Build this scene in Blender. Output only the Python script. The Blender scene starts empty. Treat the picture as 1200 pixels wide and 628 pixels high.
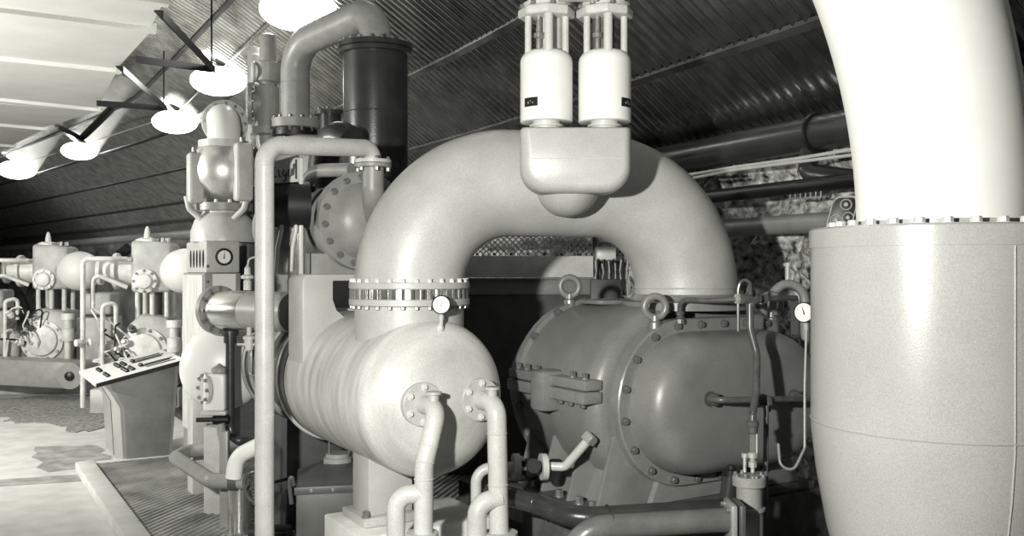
import bpy, bmesh, math, random
from mathutils import Vector, Matrix, noise
random.seed(7)
C = bpy.context.scene.collection
PI = math.pi
V = Vector
# ------------------------------------------------------------------ camera, world, lights, exposure
F, HOR, EYE = 1100.0, 316.0, 2.0
cd = bpy.data.cameras.new('camera'); cam = bpy.data.objects.new('camera', cd); C.objects.link(cam)
cd.sensor_width = 36.0; cd.lens = F / 1200 * 36.0; cd.shift_y = 2.0 / 1200; cd.clip_end = 300
cam.location = (0, 0, EYE); cam.rotation_euler = (PI / 2, 0, 0)
bpy.context.scene.camera = cam
w = bpy.data.worlds.new('world'); bpy.context.scene.world = w; w.use_nodes = True
w.node_tree.nodes['Background'].inputs[0].default_value = (1, 1, 0.95, 1)
w.node_tree.nodes['Background'].inputs[1].default_value = 0.003
vs = bpy.context.scene.view_settings
vs.view_transform = 'Standard'; vs.look = 'None'; vs.gamma = 1.0; vs.use_curve_mapping = False
vs.exposure = 0.0
TINT = (1.0, 1.0, 0.93)

def flood(name, loc, target, power, angle, blend=0.5, size=0.12):
    l = bpy.data.lights.new(name, 'SPOT'); o = bpy.data.objects.new(name, l); C.objects.link(o)
    l.energy = power; l.spot_size = math.radians(angle); l.spot_blend = blend; l.shadow_soft_size = size; l.color = TINT
    o.location = loc
    o.rotation_euler = (V(target) - V(loc)).to_track_quat('-Z', 'Y').to_euler()
    return o
flood('photo_flood_key', (-1.15, 1.0, 2.3), (0.7, 6.0, 1.9), 1350, 100, 0.7, 0.07)
flood('photo_flood_left', (-9.0, 6.6, 3.0), (-5.2, 13.0, 2.4), 2200, 140, 0.7, 0.15)

# ------------------------------------------------------------------ helpers
def P(px, py, Y):
    return V(((px - 600) / F * Y, Y, EYE - (py - HOR) / F * Y))

def frame(o, deg=31.0):
    return Matrix.Translation(V(o)) @ Matrix.Rotation(math.radians(deg), 4, 'Z')

def basis(axis):
    a = V(axis).normalized()
    t = V((0, 0, 1)) if abs(a.z) < 0.9 else V((1, 0, 0))
    x = t.cross(a).normalized(); y = a.cross(x)
    return x, y, a

def fillet(pts, bend, n=8):
    pts = [V(p) for p in pts]
    if not bend or len(pts) < 3: return pts
    out = [pts[0]]
    for i in range(1, len(pts) - 1):
        p, a, b = pts[i], pts[i - 1] - pts[i], pts[i + 1] - pts[i]
        la, lb = a.length, b.length; a /= la; b /= lb
        ang = a.angle(b)
        if ang > 3.05: out.append(p); continue
        bd = bend[i - 1] if isinstance(bend, (list, tuple)) else bend
        d = min(bd / math.tan(ang / 2), la * 0.49 if i > 1 else la * 0.98, lb * 0.49 if i < len(pts) - 2 else lb * 0.98)
        r = d * math.tan(ang / 2)
        c = p + (a + b).normalized() * (r / math.sin(ang / 2))
        s, e = p + a * d - c, p + b * d - c
        tot = s.angle(e)
        for k in range(n + 1):
            f = k / n
            out.append(c + (s * math.sin((1 - f) * tot) + e * math.sin(f * tot)) / math.sin(tot))
    out.append(pts[-1])
    return out

def along(pts, bend, z):
    q = fillet(pts, bend, 16)
    for a, b in zip(q, q[1:]):
        if (a.z - z) * (b.z - z) <= 0 and abs(a.z - b.z) > 1e-6:
            f = (z - a.z) / (b.z - a.z); return a.lerp(b, f), (b - a).normalized()
    return q[-1], V((0, 0, 1))
class MB:
    def __init__(s, M=None):
        s.M = M or Matrix.Identity(4); s.v = []; s.f = []
    def add(s, vs_, fs):
        n = len(s.v); s.v += [s.M @ V(p) for p in vs_]; s.f += [tuple(i + n for i in f) for f in fs]; return s
    def box(s, x0, x1, y0, y1, z0, z1):
        return s.add([(x0, y0, z0), (x1, y0, z0), (x1, y1, z0), (x0, y1, z0), (x0, y0, z1), (x1, y0, z1), (x1, y1, z1), (x0, y1, z1)],
                     [(3, 2, 1, 0), (4, 5, 6, 7), (0, 1, 5, 4), (1, 2, 6, 5), (2, 3, 7, 6), (3, 0, 4, 7)])
    def loft(s, loops, cap0=True, cap1=True, closed=False):
        n = len(loops[0]); vs_ = [p for l in loops for p in l]; fs = []
        m = len(loops)
        for i in range(m if closed else m - 1):
            j = (i + 1) % m
            for k in range(n):
                fs.append((i * n + k, i * n + (k + 1) % n, j * n + (k + 1) % n, j * n + k))
        if not closed:
            if cap0: fs.append(tuple(range(n))[::-1])
            if cap1: fs.append(tuple((m - 1) * n + k for k in range(n)))
        return s.add(vs_, fs)
    def lathe(s, prof, o, axis=(0, 0, 1), seg=32):
        x, y, a = basis(axis); o = V(o)
        loops = []
        for r, h in prof:
            r = max(r, 1e-4)
            loops.append([o + a * h + (x * math.cos(2 * PI * k / seg) + y * math.sin(2 * PI * k / seg)) * r for k in range(seg)])
        return s.loft(loops)
    def cyl(s, a, b, r, seg=20, r2=None):
        a, b = V(a), V(b)
        return s.lathe([(r, 0), (r if r2 is None else r2, (b - a).length)], a, b - a, seg)
    def tube(s, pts, r, bend=None, seg=14, n=8):
        pts = fillet(pts, bend, n)
        d0 = (pts[1] - pts[0]).normalized(); x, y, _ = basis(d0)
        loops = []; last = d0
        N = len(pts)
        for i, p in enumerate(pts):
            d = (pts[min(i + 1, N - 1)] - pts[max(i - 1, 0)]).normalized()
            q = last.rotation_difference(d); x = q @ x; y = q @ y; last = d
            rr = r(i / (N - 1)) if callable(r) else r
            loops.append([p + (x * math.cos(2 * PI * k / seg) + y * math.sin(2 * PI * k / seg)) * rr for k in range(seg)])
        return s.loft(loops)
    def torus(s, c, axis, R, r, seg=28, sub=10, a0=0, a1=2 * PI):
        x, y, a = basis(axis); c = V(c); loops = []
        full = abs(a1 - a0 - 2 * PI) < 1e-6
        m = seg if full else seg + 1
        for i in range(m):
            t = a0 + (a1 - a0) * i / seg; d = x * math.cos(t) + y * math.sin(t)
            loops.append([c + d * (R + r * math.cos(2 * PI * k / sub)) + a * (r * math.sin(2 * PI * k / sub)) for k in range(sub)])
        return s.loft(loops, closed=full)
    def extr(s, loop, vec):
        loop = [V(p) for p in loop]; vec = V(vec)
        return s.loft([loop, [p + vec for p in loop]])
    def sphere(s, c, r, axis=(0, 0, 1), sq=1.0, seg=24, rings=12):
        return s.lathe([(r * math.sin(PI * i / rings), -r * sq * math.cos(PI * i / rings)) for i in range(rings + 1)], c, axis, seg)

ROOT = {}
def rootm(o):
    while o is not None and o.parent is not None: o = o.parent
    return ROOT.get(o.name, Matrix.Identity(4)) if o is not None else Matrix.Identity(4)

def tag(o, label=None, cat=None, group=None, kind=None):
    if label: o['label'] = label
    if cat: o['category'] = cat
    if group: o['group'] = group
    if kind: o['kind'] = kind
    return o

def thing(name, label, cat, loc, rotz=0.0, group=None):
    o = bpy.data.objects.new(name, None); C.objects.link(o); o.empty_display_size = 0.1
    M = frame(loc, rotz); o.matrix_basis = M; ROOT[o.name] = M
    return tag(o, label, cat, group)

def build(name, mb, mat, parent=None, bev=0.0, sharp=32, label=None, kind=None, seg=2, smooth=True):
    inv = rootm(parent).inverted() if parent is not None else Matrix.Identity(4)
    off = V((0, 0, 0))
    vsx = [inv @ p for p in mb.v]
    if parent is None:
        n = len(vsx)
        off = V(((min(p.x for p in vsx) + max(p.x for p in vsx)) / 2, (min(p.y for p in vsx) + max(p.y for p in vsx)) / 2, min(p.z for p in vsx)))
        vsx = [p - off for p in vsx]
    me = bpy.data.meshes.new(name); me.from_pydata([tuple(p) for p in vsx], [], mb.f)
    bm = bmesh.new(); bm.from_mesh(me)
    bmesh.ops.remove_doubles(bm, verts=bm.verts, dist=2e-4)
    bmesh.ops.recalc_face_normals(bm, faces=bm.faces)
    if bev:
        es = [e for e in bm.edges if len(e.link_faces) == 2 and e.calc_face_angle(0) > math.radians(35)]
        if es: bmesh.ops.bevel(bm, geom=es, offset=bev, segments=seg, profile=0.5, affect='EDGES', clamp_overlap=True)
    bm.to_mesh(me); bm.free()
    if smooth:
        me.polygons.foreach_set('use_smooth', [True] * len(me.polygons)); me.set_sharp_from_angle(angle=math.radians(sharp))
    me.materials.append(mat)
    o = bpy.data.objects.new(name, me); C.objects.link(o)
    if parent is not None: o.parent = parent
    o.location = off
    if label: o['label'] = label
    if kind: o['kind'] = kind
    return o

BOLT = {}
def bolts(parent, pts, axis, r, h, mat, name='bolt', nut=True):
    key = (round(r, 4), round(h, 4), mat.name, nut)
    if key not in BOLT:
        mb = MB()
        if nut:
            mb.lathe([(r * 1.25, 0), (r * 1.25, h * 0.2)], (0, 0, 0), (0, 0, 1), 12)
            mb.lathe([(r, h * 0.2), (r, h * 0.85), (r * 0.85, h)], (0, 0, 0), (0, 0, 1), 6)
        else:
            mb.lathe([(r, 0), (r, h * 0.5), (r * 0.7, h * 0.9), (0, h)], (0, 0, 0), (0, 0, 1), 10)
        me = bpy.data.meshes.new(name); me.from_pydata([tuple(p) for p in mb.v], [], mb.f); me.materials.append(mat)
        BOLT[key] = me
    inv = rootm(parent).inverted()
    R = V((0, 0, 1)).rotation_difference(V(axis)).to_matrix().to_4x4()
    for p in pts:
        o = bpy.data.objects.new(name, BOLT[key]); C.objects.link(o); o.parent = parent
        o.matrix_basis = inv @ Matrix.Translation(V(p)) @ R

def ring_pts(c, axis, R, n, a0=0.0):
    x, y, a = basis(axis); c = V(c)
    return [c + (x * math.cos(a0 + 2 * PI * k / n) + y * math.sin(a0 + 2 * PI * k / n)) * R for k in range(n)]

def copy_tree(o, parent=None):
    c = o.copy(); C.objects.link(c); c.parent = parent
    for ch in o.children: copy_tree(ch, c)
    return c

# ------------------------------------------------------------------ materials
MATS = {}
def mat(name, val, rough=0.5, metal=0.0, var=0.12, scale=6.0, bump=0.02, bscale=60.0, streak=None, spec=0.5, dark=None, grain=0.13):
    if name in MATS: return MATS[name]
    m = bpy.data.materials.new(name); m.use_nodes = True; nt = m.node_tree; N = nt.nodes; L = nt.links
    b = N['Principled BSDF']
    tc = N.new('ShaderNodeTexCoord')
    n1 = N.new('ShaderNodeTexNoise'); n1.inputs['Scale'].default_value = scale; n1.inputs['Detail'].default_value = 6
    src = tc.outputs['Object']
    if streak:
        mp = N.new('ShaderNodeMapping'); mp.inputs['Scale'].default_value = streak; L.new(src, mp.inputs[0]); L.new(mp.outputs[0], n1.inputs['Vector'])
    else: L.new(src, n1.inputs['Vector'])
    cr = N.new('ShaderNodeValToRGB')
    lo = dark if dark is not None else max(0.002, val * (1 - var)); hi = min(1.0, val * (1 + var))
    cr.color_ramp.elements[0].position = 0.3; cr.color_ramp.elements[1].position = 0.7
    cr.color_ramp.elements[0].color = (lo, lo, lo * 0.97, 1); cr.color_ramp.elements[1].color = (hi, hi, hi * 0.97, 1)
    L.new(n1.outputs['Fac'], cr.inputs[0])
    n3 = N.new('ShaderNodeTexNoise'); n3.inputs['Scale'].default_value = 170; n3.inputs['Detail'].default_value = 1; L.new(tc.outputs['Object'], n3.inputs['Vector'])
    mr = N.new('ShaderNodeMapRange'); mr.inputs[1].default_value = .3; mr.inputs[2].default_value = .7; mr.inputs[3].default_value = 1 - grain; mr.inputs[4].default_value = 1 + grain
    vm = N.new('ShaderNodeVectorMath'); vm.operation = 'SCALE'
    L.new(n3.outputs['Fac'], mr.inputs[0]); L.new(cr.outputs[0], vm.inputs[0]); L.new(mr.outputs[0], vm.inputs['Scale']); L.new(vm.outputs[0], b.inputs['Base Color'])
    b.inputs['Roughness'].default_value = rough; b.inputs['Metallic'].default_value = metal
    b.inputs['Specular IOR Level'].default_value = spec
    if bump:
        n2 = N.new('ShaderNodeTexNoise'); n2.inputs['Scale'].default_value = bscale; n2.inputs['Detail'].default_value = 3
        L.new(src, n2.inputs['Vector'])
        bp = N.new('ShaderNodeBump'); bp.inputs['Strength'].default_value = bump * 5; bp.inputs['Distance'].default_value = 0.01
        L.new(n2.outputs['Fac'], bp.inputs['Height']); L.new(bp.outputs[0], b.inputs['Normal'])
    MATS[name] = m
    return m

def emit(name, strength):
    m = bpy.data.materials.new(name); m.use_nodes = True; b = m.node_tree.nodes['Principled BSDF']
    b.inputs['Base Color'].default_value = (0.8, 0.8, 0.76, 1)
    b.inputs['Emission Color'].default_value = (1, 1, 0.95, 1); b.inputs['Emission Strength'].default_value = strength
    return m

def glass(name, rough=0.05):
    m = bpy.data.materials.new(name); m.use_nodes = True; b = m.node_tree.nodes['Principled BSDF']
    b.inputs['Base Color'].default_value = (0.9, 0.9, 0.88, 1); b.inputs['Transmission Weight'].default_value = 0.9
    b.inputs['Roughness'].default_value = rough
    return m

SILVER = mat('aluminium_paint', 0.42, 0.42, 0.0, 0.14, 3.0, 0.02, 90)
SILVERS = mat('aluminium_paint_streaked', 0.54, 0.42, 0.0, 0.22, 2.2, 0.015, 90, streak=(1.0, 6.0, 1.0))
TANKG = mat('light_grey_enamel', 0.37, 0.28, 0.0, 0.05, 3, 0.01, 120)
WHITE = mat('white_enamel', 0.76, 0.35, 0.0, 0.03, 4, 0.0, grain=.03)
WHITEM = mat('white_lagging', 0.82, 0.7, 0.0, 0.02, 5, 0.0, 40, grain=.02)
PIPEG = mat('pale_grey_pipe_paint', 0.50, 0.38, 0.0, 0.10, 8, 0.01, 90)
BLOW = mat('dark_machine_enamel', 0.19, 0.36, 0.0, 0.12, 5, 0.012, 110)
BLOWE = mat('dark_machine_enamel_flange', 0.20, 0.3, 0.0, 0.12, 9, 0.01, 110)
BOLTM = mat('bolt_steel', 0.30, 0.35, 0.6, 0.2, 20, 0.0)
BOLTD = mat('dark_bolt_steel', 0.16, 0.35, 0.3, 0.2, 20, 0.0)
BOLTL = mat('pale_bolt_paint', 0.6, 0.45, 0.0, 0.15, 20, 0.0)
DARKP = mat('dark_pipe_paint', 0.035, 0.28, 0.0, 0.25, 7, 0.02, 70)
BLACK = mat('black_paint', 0.010, 0.4, 0.0, 0.2, 8, 0.01, 80)
MIDG = mat('mid_grey_paint', 0.27, 0.4, 0.0, 0.14, 7, 0.015, 90)
DARKG = mat('dark_grey_paint', 0.075, 0.42, 0.0, 0.18, 7, 0.015, 90)
STEEL = mat('polished_steel', 0.55, 0.22, 0.85, 0.12, 8, 0.01, 60, streak=(1, 1, 8))
BRASSY = mat('pale_brass_fitting', 0.65, 0.3, 0.5, 0.12, 20, 0.0)
OILY = mat('oil_pipe_steel', 0.085, 0.3, 0.0, 0.3, 14, 0.0)
DIAL = mat('dial_white', 0.85, 0.5, 0.0, 0.02, 3, 0.0)
CORR = mat('corrugated_iron', 0.60, 0.22, 1.0, 0.3, 5, 0.0, 60, grain=.06)
CANOPY = mat('white_ceiling_panel', 0.88, 0.75, 0.0, 0.06, 1.5, 0.02, 30)
ROCK = mat('rock_lit_speckle', 0.55, 0.9, 0.0, 0.5, 16, 0.2, 40, dark=0.006)  # strong light-dark mottling paints the speckle of grazing light into the rock colour
CONC = mat('pale_concrete', 0.54, 0.85, 0.0, 0.14, 4.0, 0.06, 70)
CONCW = mat('white_concrete', 0.72, 0.85, 0.0, 0.14, 6, 0.05, 60)
GRAVEL = mat('dark_gravel', 0.26, 0.95, 0.0, 0.6, 22, 0.2, 90)
CHEQ = mat('tread_plate_steel', 0.05, 0.5, 0.3, 0.4, 5, 0.03, 60)
CHEQT = mat('tread_plate_worn_ridge', 0.34, 0.4, 0.2, 0.6, 3, 0.0)
GLASS = glass('clear_glass')
LAMPE = emit('opal_lamp_glow', 16.0)

# ------------------------------------------------------------------ the hall: path of the outer wall, roof, wall, floor
def heading(l):
    def mix(a, b, t): t = max(0, min(1, t)); return a + (b - a) * t
    if l < 5: return mix(25.5, 30.0, (l - 2) / 3)
    return mix(30.0, 40.0, (l - 12) / 4)
PATH = {}
DL = 0.1
def _mk():
    p = V((2.18, 8.0, 0)); PATH[0] = p.copy()
    for i in range(0, 640):
        h = math.radians(heading((i + .5) * DL)); p = p + V((-math.sin(h), math.cos(h), 0)) * DL; PATH[i + 1] = p.copy()
    p = V((2.18, 8.0, 0))
    for i in range(0, -180, -1):
        h = math.radians(heading((i - .5) * DL)); p = p - V((-math.sin(h), math.cos(h), 0)) * DL; PATH[i - 1] = p.copy()
_mk()
def W(l, s, z):
    i = math.floor(l / DL); f = l / DL - i
    p = PATH[i].lerp(PATH[min(i + 1, 640)], f); h = math.radians(heading(l))
    q = p + V((-math.cos(h), -math.sin(h), 0)) * s; q.z = z
    return q
def lateral(x, y):
    best = min(PATH.items(), key=lambda kv: (kv[1].x - x) ** 2 + (kv[1].y - y) ** 2)
    l = best[0] * DL; h = math.radians(heading(l))
    return l, -((x - best[1].x) * math.cos(h) + (y - best[1].y) * math.sin(h))
SPR = 3.1
COURSE = 0.86
SLOPES = [0.72, 0.68, 0.62, 0.55, 0.45, 0.34, 0.2, 0.06]
ZS = [SPR]
for k in SLOPES: ZS.append(ZS[-1] + k * COURSE)
def roofz(s):
    i = max(0, min(len(SLOPES) - 1, int(s / COURSE)))
    return ZS[i] + SLOPES[i] * (s - i * COURSE)
def on_roof(px, py, drop):
    lo, hi = 3.0, 60.0
    for _ in range(40):
        Y = (lo + hi) / 2; p = P(px, py, Y); _, s = lateral(p.x, p.y)
        if p.z > roofz(s) - drop: hi = Y
        else: lo = Y
    return P(px, py, lo)

roof = thing('ceiling', 'arched roof of dark corrugated iron sheets laid in lapped courses', None, (0, 0, SPR)); roof['kind'] = 'structure'
del_cat = roof.pop('category', None)
def corrugated(l0, l1, ci, pitch, amp, per):
    n = int(round((l1 - l0) / pitch * per)); s0, s1 = ci * COURSE - (0.05 if ci else 0), (ci + 1) * COURSE + 0.02
    z0, z1 = roofz(max(0, s0 + 1e-3)), ZS[ci + 1]
    if ci: z0 = ZS[ci] - 0.05 * SLOPES[ci] - 0.0
    mb = MB(); vs_ = []; fs = []
    for i in range(n + 1):
        l = l0 + (l1 - l0) * i / n
        dz = amp * math.sin(2 * PI * l / pitch)
        for (s, z) in ((s0, z0 - 0.035), ((s0 + s1) / 2, (z0 + z1) / 2 - 0.012), (s1, z1 + 0.012)):
            vs_.append(W(l, s, z + dz))
    for i in range(n):
        for j in range(2): fs.append((i * 3 + j, i * 3 + j + 1, i * 3 + j + 4, i * 3 + j + 3))
    mb.add(vs_, fs)
    return mb
for ci in range(8):
    for (l0, l1, pitch, per) in [(-12, -6, .125, 6), (-6, -3, .125, 8), (-3, 0, .125, 8), (0, 3, .125, 8), (3, 6, .125, 8), (6, 9, .125, 8), (9, 12, .125, 8), (12, 16, .125, 6), (16, 21, .125, 6), (21, 28, .125, 6), (28, 40, .125, 5), (40, 60, .25, 5)]:
        build('roof_sheet', corrugated(l0, l1, ci, pitch, 0.029 if pitch < .15 else 0.03, per), CORR, roof, sharp=80)
# purlins under each lap
PURL = mat('purlin_steel', 0.06, 0.5, 0.2, 0.6, 3.0, 0.02)
for ci in range(1, 6):
    mb = MB(); loops = []
    for i in range(-60, 560, 10):
        l = i * DL; s = ci * COURSE; z = ZS[ci] - 0.075
        loops.append([W(l, s - .025, z - .015), W(l, s + .025, z - .015 + .05 * SLOPES[ci - 1]), W(l, s + .025, z + .015 + .05 * SLOPES[ci - 1]), W(l, s - .025, z + .015)])
    mb.loft(loops)
    build('roof_purlin', mb, PURL, roof, sharp=30)

# rock wall
def rockwall(l0, l1, step, zs, disp):
    mb = MB(); nl = int((l1 - l0) / step) + 1; nz = len(zs); vs_ = []; fs = []
    for i in range(nl):
        l = l0 + (l1 - l0) * i / (nl - 1)
        for j, z in enumerate(zs):
            p = V((l * 1.7, z * 1.7, 0)); q = V((l * 5, z * 6, 3))
            d = disp * (noise.noise(p) * 0.7 + abs(noise.noise(q)) * 0.6 + 0.3 * abs(noise.noise(q * 2.3)))
            vs_.append(W(l, d - 0.06, z))
    for i in range(nl - 1):
        for j in range(nz - 1): fs.append((i * nz + j, i * nz + j + 1, (i + 1) * nz + j + 1, (i + 1) * nz + j))
    return mb.add(vs_, fs)
wr = build('wall_right', rockwall(-12, 8, 0.07, [i * 0.08 - 0.1 for i in range(42)], 0.34), ROCK, None, sharp=20, smooth=False)
tag(wr, 'rough dark rock wall below the corrugated roof', kind='structure')
PLAST = mat('pale_wall_plaster', 0.4, 0.9, 0.0, 0.4, 1.2, 0.1, 30)
wb = build('wall_back', rockwall(8, 60, 0.5, [-0.1 + i * 0.34 for i in range(10)], 0.25), PLAST, None, smooth=False)
tag(wb, 'pale rough wall behind the distant row of compressors', kind='structure')
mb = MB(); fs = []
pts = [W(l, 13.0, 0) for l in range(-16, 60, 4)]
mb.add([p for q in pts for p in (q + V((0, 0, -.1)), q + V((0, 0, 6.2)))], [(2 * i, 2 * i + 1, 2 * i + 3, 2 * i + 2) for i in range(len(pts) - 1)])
wl = build('wall_left', mb, mat('dark_side_wall', .12, .9, 0, .3, 2, .05), None, smooth=False); tag(wl, 'plain inner side wall of the hall, kept dark to cut bounced light', kind='structure')  # unseen wall, coloured dark to keep bounced light down
mb = MB(); mb.box(-60, 20, -8, 62, -0.3, 0.0)
fl = build('floor', mb, CONC, None, smooth=False); tag(fl, 'pale worn concrete floor', kind='structure')

# flat white ceiling of lapped panels beside the arch (each panel laps under the next one)
canopy = thing('suspended_ceiling', 'flat white ceiling of broad lapped panels at upper left', None, (-6, 10, 4.5)); canopy['kind'] = 'structure'
canopy.pop('category', None)
CZ = 4.5
EDGE = [P(205, -30, 2.5 * F / 346), P(190, 6, 2.5 * F / 310), P(176, 38, 2.5 * F / 278), P(136, 86, 2.5 * F / 230), P(113, 131, 2.5 * F / 185), P(50, 153, 2.5 * F / 163), P(14, 173, 2.5 * F / 143), P(-20, 186, 2.5 * F / 130), P(-90, 208, 2.5 * F / 108)]
tdir = V((math.cos(math.radians(31)), math.sin(math.radians(31)), 0))
for i in range(len(EDGE) - 1):
    a, b = EDGE[i], EDGE[i + 1]
    t = tdir if i < 4 else V((math.cos(math.radians(40)), math.sin(math.radians(40)), 0))
    d = (b - a); d.z = 0; a = a.copy(); b = b.copy(); a.z = b.z = CZ
    ov = d.normalized() * 0.06
    a_ = a - ov
    lp = [a_ + V((0, 0, .0)), b + V((0, 0, .05)), b - t * 9 + V((0, 0, .05)), a_ - t * 9 + V((0, 0, 0))]
    mb = MB(); mb.extr(lp, (0, 0, 0.05))
    cpn = build('ceiling_panel', mb, CANOPY, canopy, smooth=False)
    # hanging lip at the far edge of each panel, sticking out a little past the panel end
    mb = MB(); e = b + t * 0.06; n = d.normalized()
    lo = [e - n * .05 + V((0, 0, .0)), e + n * .07 + V((0, 0, .0)), e + n * .07 + V((0, 0, .09)), e - n * .05 + V((0, 0, .09))]
    mb.extr(lo, -t * 9.0)
    build('panel_lip', mb, CANOPY, cpn, smooth=False)
WALLD = mat('dark_far_wall', .12, .9, 0, .3, 2, .05)
mbt = MB(); mbt.box(-60, 20, -8, 62, 6.4, 6.6)
tb = build('ceiling_slab', mbt, BLACK, None, smooth=False); tag(tb, 'rock vault above the sheeting, blacked to cut bounced light', kind='structure')  # out-of-sight slab, black so that little light bounces back

# dark bracing struts between ceiling edge and arch
NODE = [P(248, 73, 2.5 * F / 243 * 1.02), P(192, 124, 2.5 * F / 192 * 1.0), P(95, 160, 2.5 * F / 156), P(30, 183, 2.5 * F / 133)]
for p in NODE: p.z = CZ
def strut(a, b, label, r=0.028):
    a, b = V(a), V(b); mb = MB(); d = (b - a).normalized(); s = d.cross(V((0, 0, 1))).normalized()
    lp = [a + s * r * 1.6, a - s * r * 1.6, a - s * r * 1.6 + V((0, 0, -r * .5)), a + s * r * 1.1 + V((0, 0, -r * .5)), a + s * r * 1.1 + V((0, 0, -r * 3)), a + s * r * 1.6 + V((0, 0, -r * 3))]
    mb.extr(lp, b - a)
    o = build('bracing_strut', mb, BLACK, None); tag(o, label, 'strut', 'dark bracing struts at ceiling edge')
E2 = P(158, 66, 2.5 * F / 250); E3 = P(113, 118, 2.5 * F / 198); E1 = P(186, 12, 2.5 * F / 304); E25 = P(140, 77, 2.5 * F / 239)
E4 = P(66, 146, 2.5 * F / 170); E35 = P(48, 158, 2.5 * F / 158)
strut(E1, NODE[0], 'dark diagonal steel strut from topmost white panel towards the roof lamps')
strut(E2, NODE[0], 'long level dark strut beside the upper white panels')
strut(E25, NODE[1], 'dark diagonal strut below the long level strut')
strut(E3, NODE[1], 'lower level dark strut ending near the middle roof lamps')
strut(E3 + V((0, 0.5, 0)), NODE[2], 'small far dark strut below the lower white panels')
strut(E4, NODE[2], 'farthest small level strut at lower end of white ceiling')
for n_, lab in zip(NODE[:2], ('thin rod hanging the upper strut node from the roof', 'thin rod hanging the lower strut node from the roof')):
    _, s_ = lateral(n_.x, n_.y); mb = MB(); mb.cyl(n_ - V((0, 0, .05)), V((n_.x, n_.y, roofz(s_) + 0.02)), 0.012, 8)
    o = build('hanger_rod', mb, BLACK, None); tag(o, lab, 'rod')

# roof lamps on a cable
LAMPS = []
lamp_labels = ['largest and nearest glowing roof lamp above the tall pipe bend', 'second nearest glowing roof lamp above the elbow pipe', 'middle glowing roof lamp left of the elbow pipe',
               'fourth glowing roof lamp over the control desk', 'farthest glowing roof lamp at left edge']
for (px, py), lab in zip([(348, 12), (256, 95), (205, 143), (93, 177), (20, 199)], lamp_labels):
    p = on_roof(px, py, 0.3); LAMPS.append(p)
    k = 0.40 if px > 60 else 0.5
    t = thing('roof_lamp', lab, 'lamp', p, 0, 'glowing lamps along the roof')
    mb = MB(); mb.lathe([(k * math.sin(a), -k * .52 * math.cos(a)) for a in [PI * .8 * j / 12 for j in range(13)]], p, (0, 0, 1), 32); build('flare_bowl', mb, LAMPE, t)  # bowl widened to the flare around the lamp, glow put into its shape
    mb = MB(); mb.lathe([(k * .6, .14), (k * .5, .18), (.05, .2), (.02, .22), (.02, .34)], p, (0, 0, 1), 24); build('lamp_cap', mb, MIDG, t)
cab = [None, LAMPS[0] + V((2.1, -4.0, .1))] + [p + V((0, 0, 0.13)) for p in LAMPS]
mb = MB(); mb.tube(cab[1:], 0.014, None, 6); o = build('lamp_cable', mb, PIPEG, None); tag(o, 'thin pale cable strung between the roof lamps', 'cable')

# ------------------------------------------------------------------ right-hand tank and white duct
TC = V((2.06, 4.5, 0)); TR = 0.6
tank = thing('silencer_tank', 'large pale grey upright tank with weld seam at right edge', 'tank', TC)
mb = MB(); mb.lathe([(.40, 0), (.40, .28), (.44, .40), (.527, .75), (.575, 1.02), (.598, 1.22), (TR, 1.27), (TR, 2.12), (.0, 2.12)], TC, (0, 0, 1), 96); build('shell', mb, TANKG, tank, sharp=40)
mb = MB(); mb.lathe([(TR - .02, 2.105), (TR + .008, 2.105), (TR + .008, 2.19), (TR - .004, 2.2), (0, 2.2)], TC, (0, 0, 1), 96); build('top_flange', mb, TANKG, tank, sharp=30)
mb = MB(); mb.torus(TC + V((0, 0, 1.272)), (0, 0, 1), TR - .001, .006, 96, 6); build('weld_seam', mb, TANKG, tank, label='raised weld bead around tank')
th = math.atan2(-math.cos(math.radians(0)), 0.12)  # vertical seam seen right of centre
ang = math.radians(-87)
def on_shell(r, z, a=ang): return TC + V((math.cos(a) * r, math.sin(a) * r, z))
mb = MB(); mb.tube([on_shell(.40, .28), on_shell(.44, .40), on_shell(.527, .75), on_shell(.575, 1.02), on_shell(.598, 1.22), on_shell(TR, 1.27), on_shell(TR, 2.1)], 0.005, None, 6); build('weld_seam', mb, TANKG, tank)
bolts(tank, [TC + V((math.cos(a) * .50, math.sin(a) * .50, 2.2)) for a in [2 * PI * (k + .3) / 28 for k in range(28)]], (0, 0, 1), 0.024, 0.03, BOLTL)
duct = thing('white_duct', 'huge white lagged duct rising from the grey tank', 'duct', TC + V((0, 0, 2.2)))
mb = MB(); pts = []
Rb = 3.5
for i in range(25):
    a = i / 24 * 0.62
    pts.append(TC + V((-(Rb - Rb * math.cos(a)), -0.0, 2.24 + Rb * math.sin(a))))
mb.tube([TC + V((0, 0, 2.2))] + pts, lambda f: 0.385 + 0.03 * f, None, 64); build('lagging', mb, WHITEM, duct, sharp=40)
mb = MB(); mb.lathe([(.40, 2.2), (.45, 2.2), (.45, 2.225), (.40, 2.225)], TC, (0, 0, 1), 64); build('base_flange', mb, TANKG, duct, sharp=30)

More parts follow.
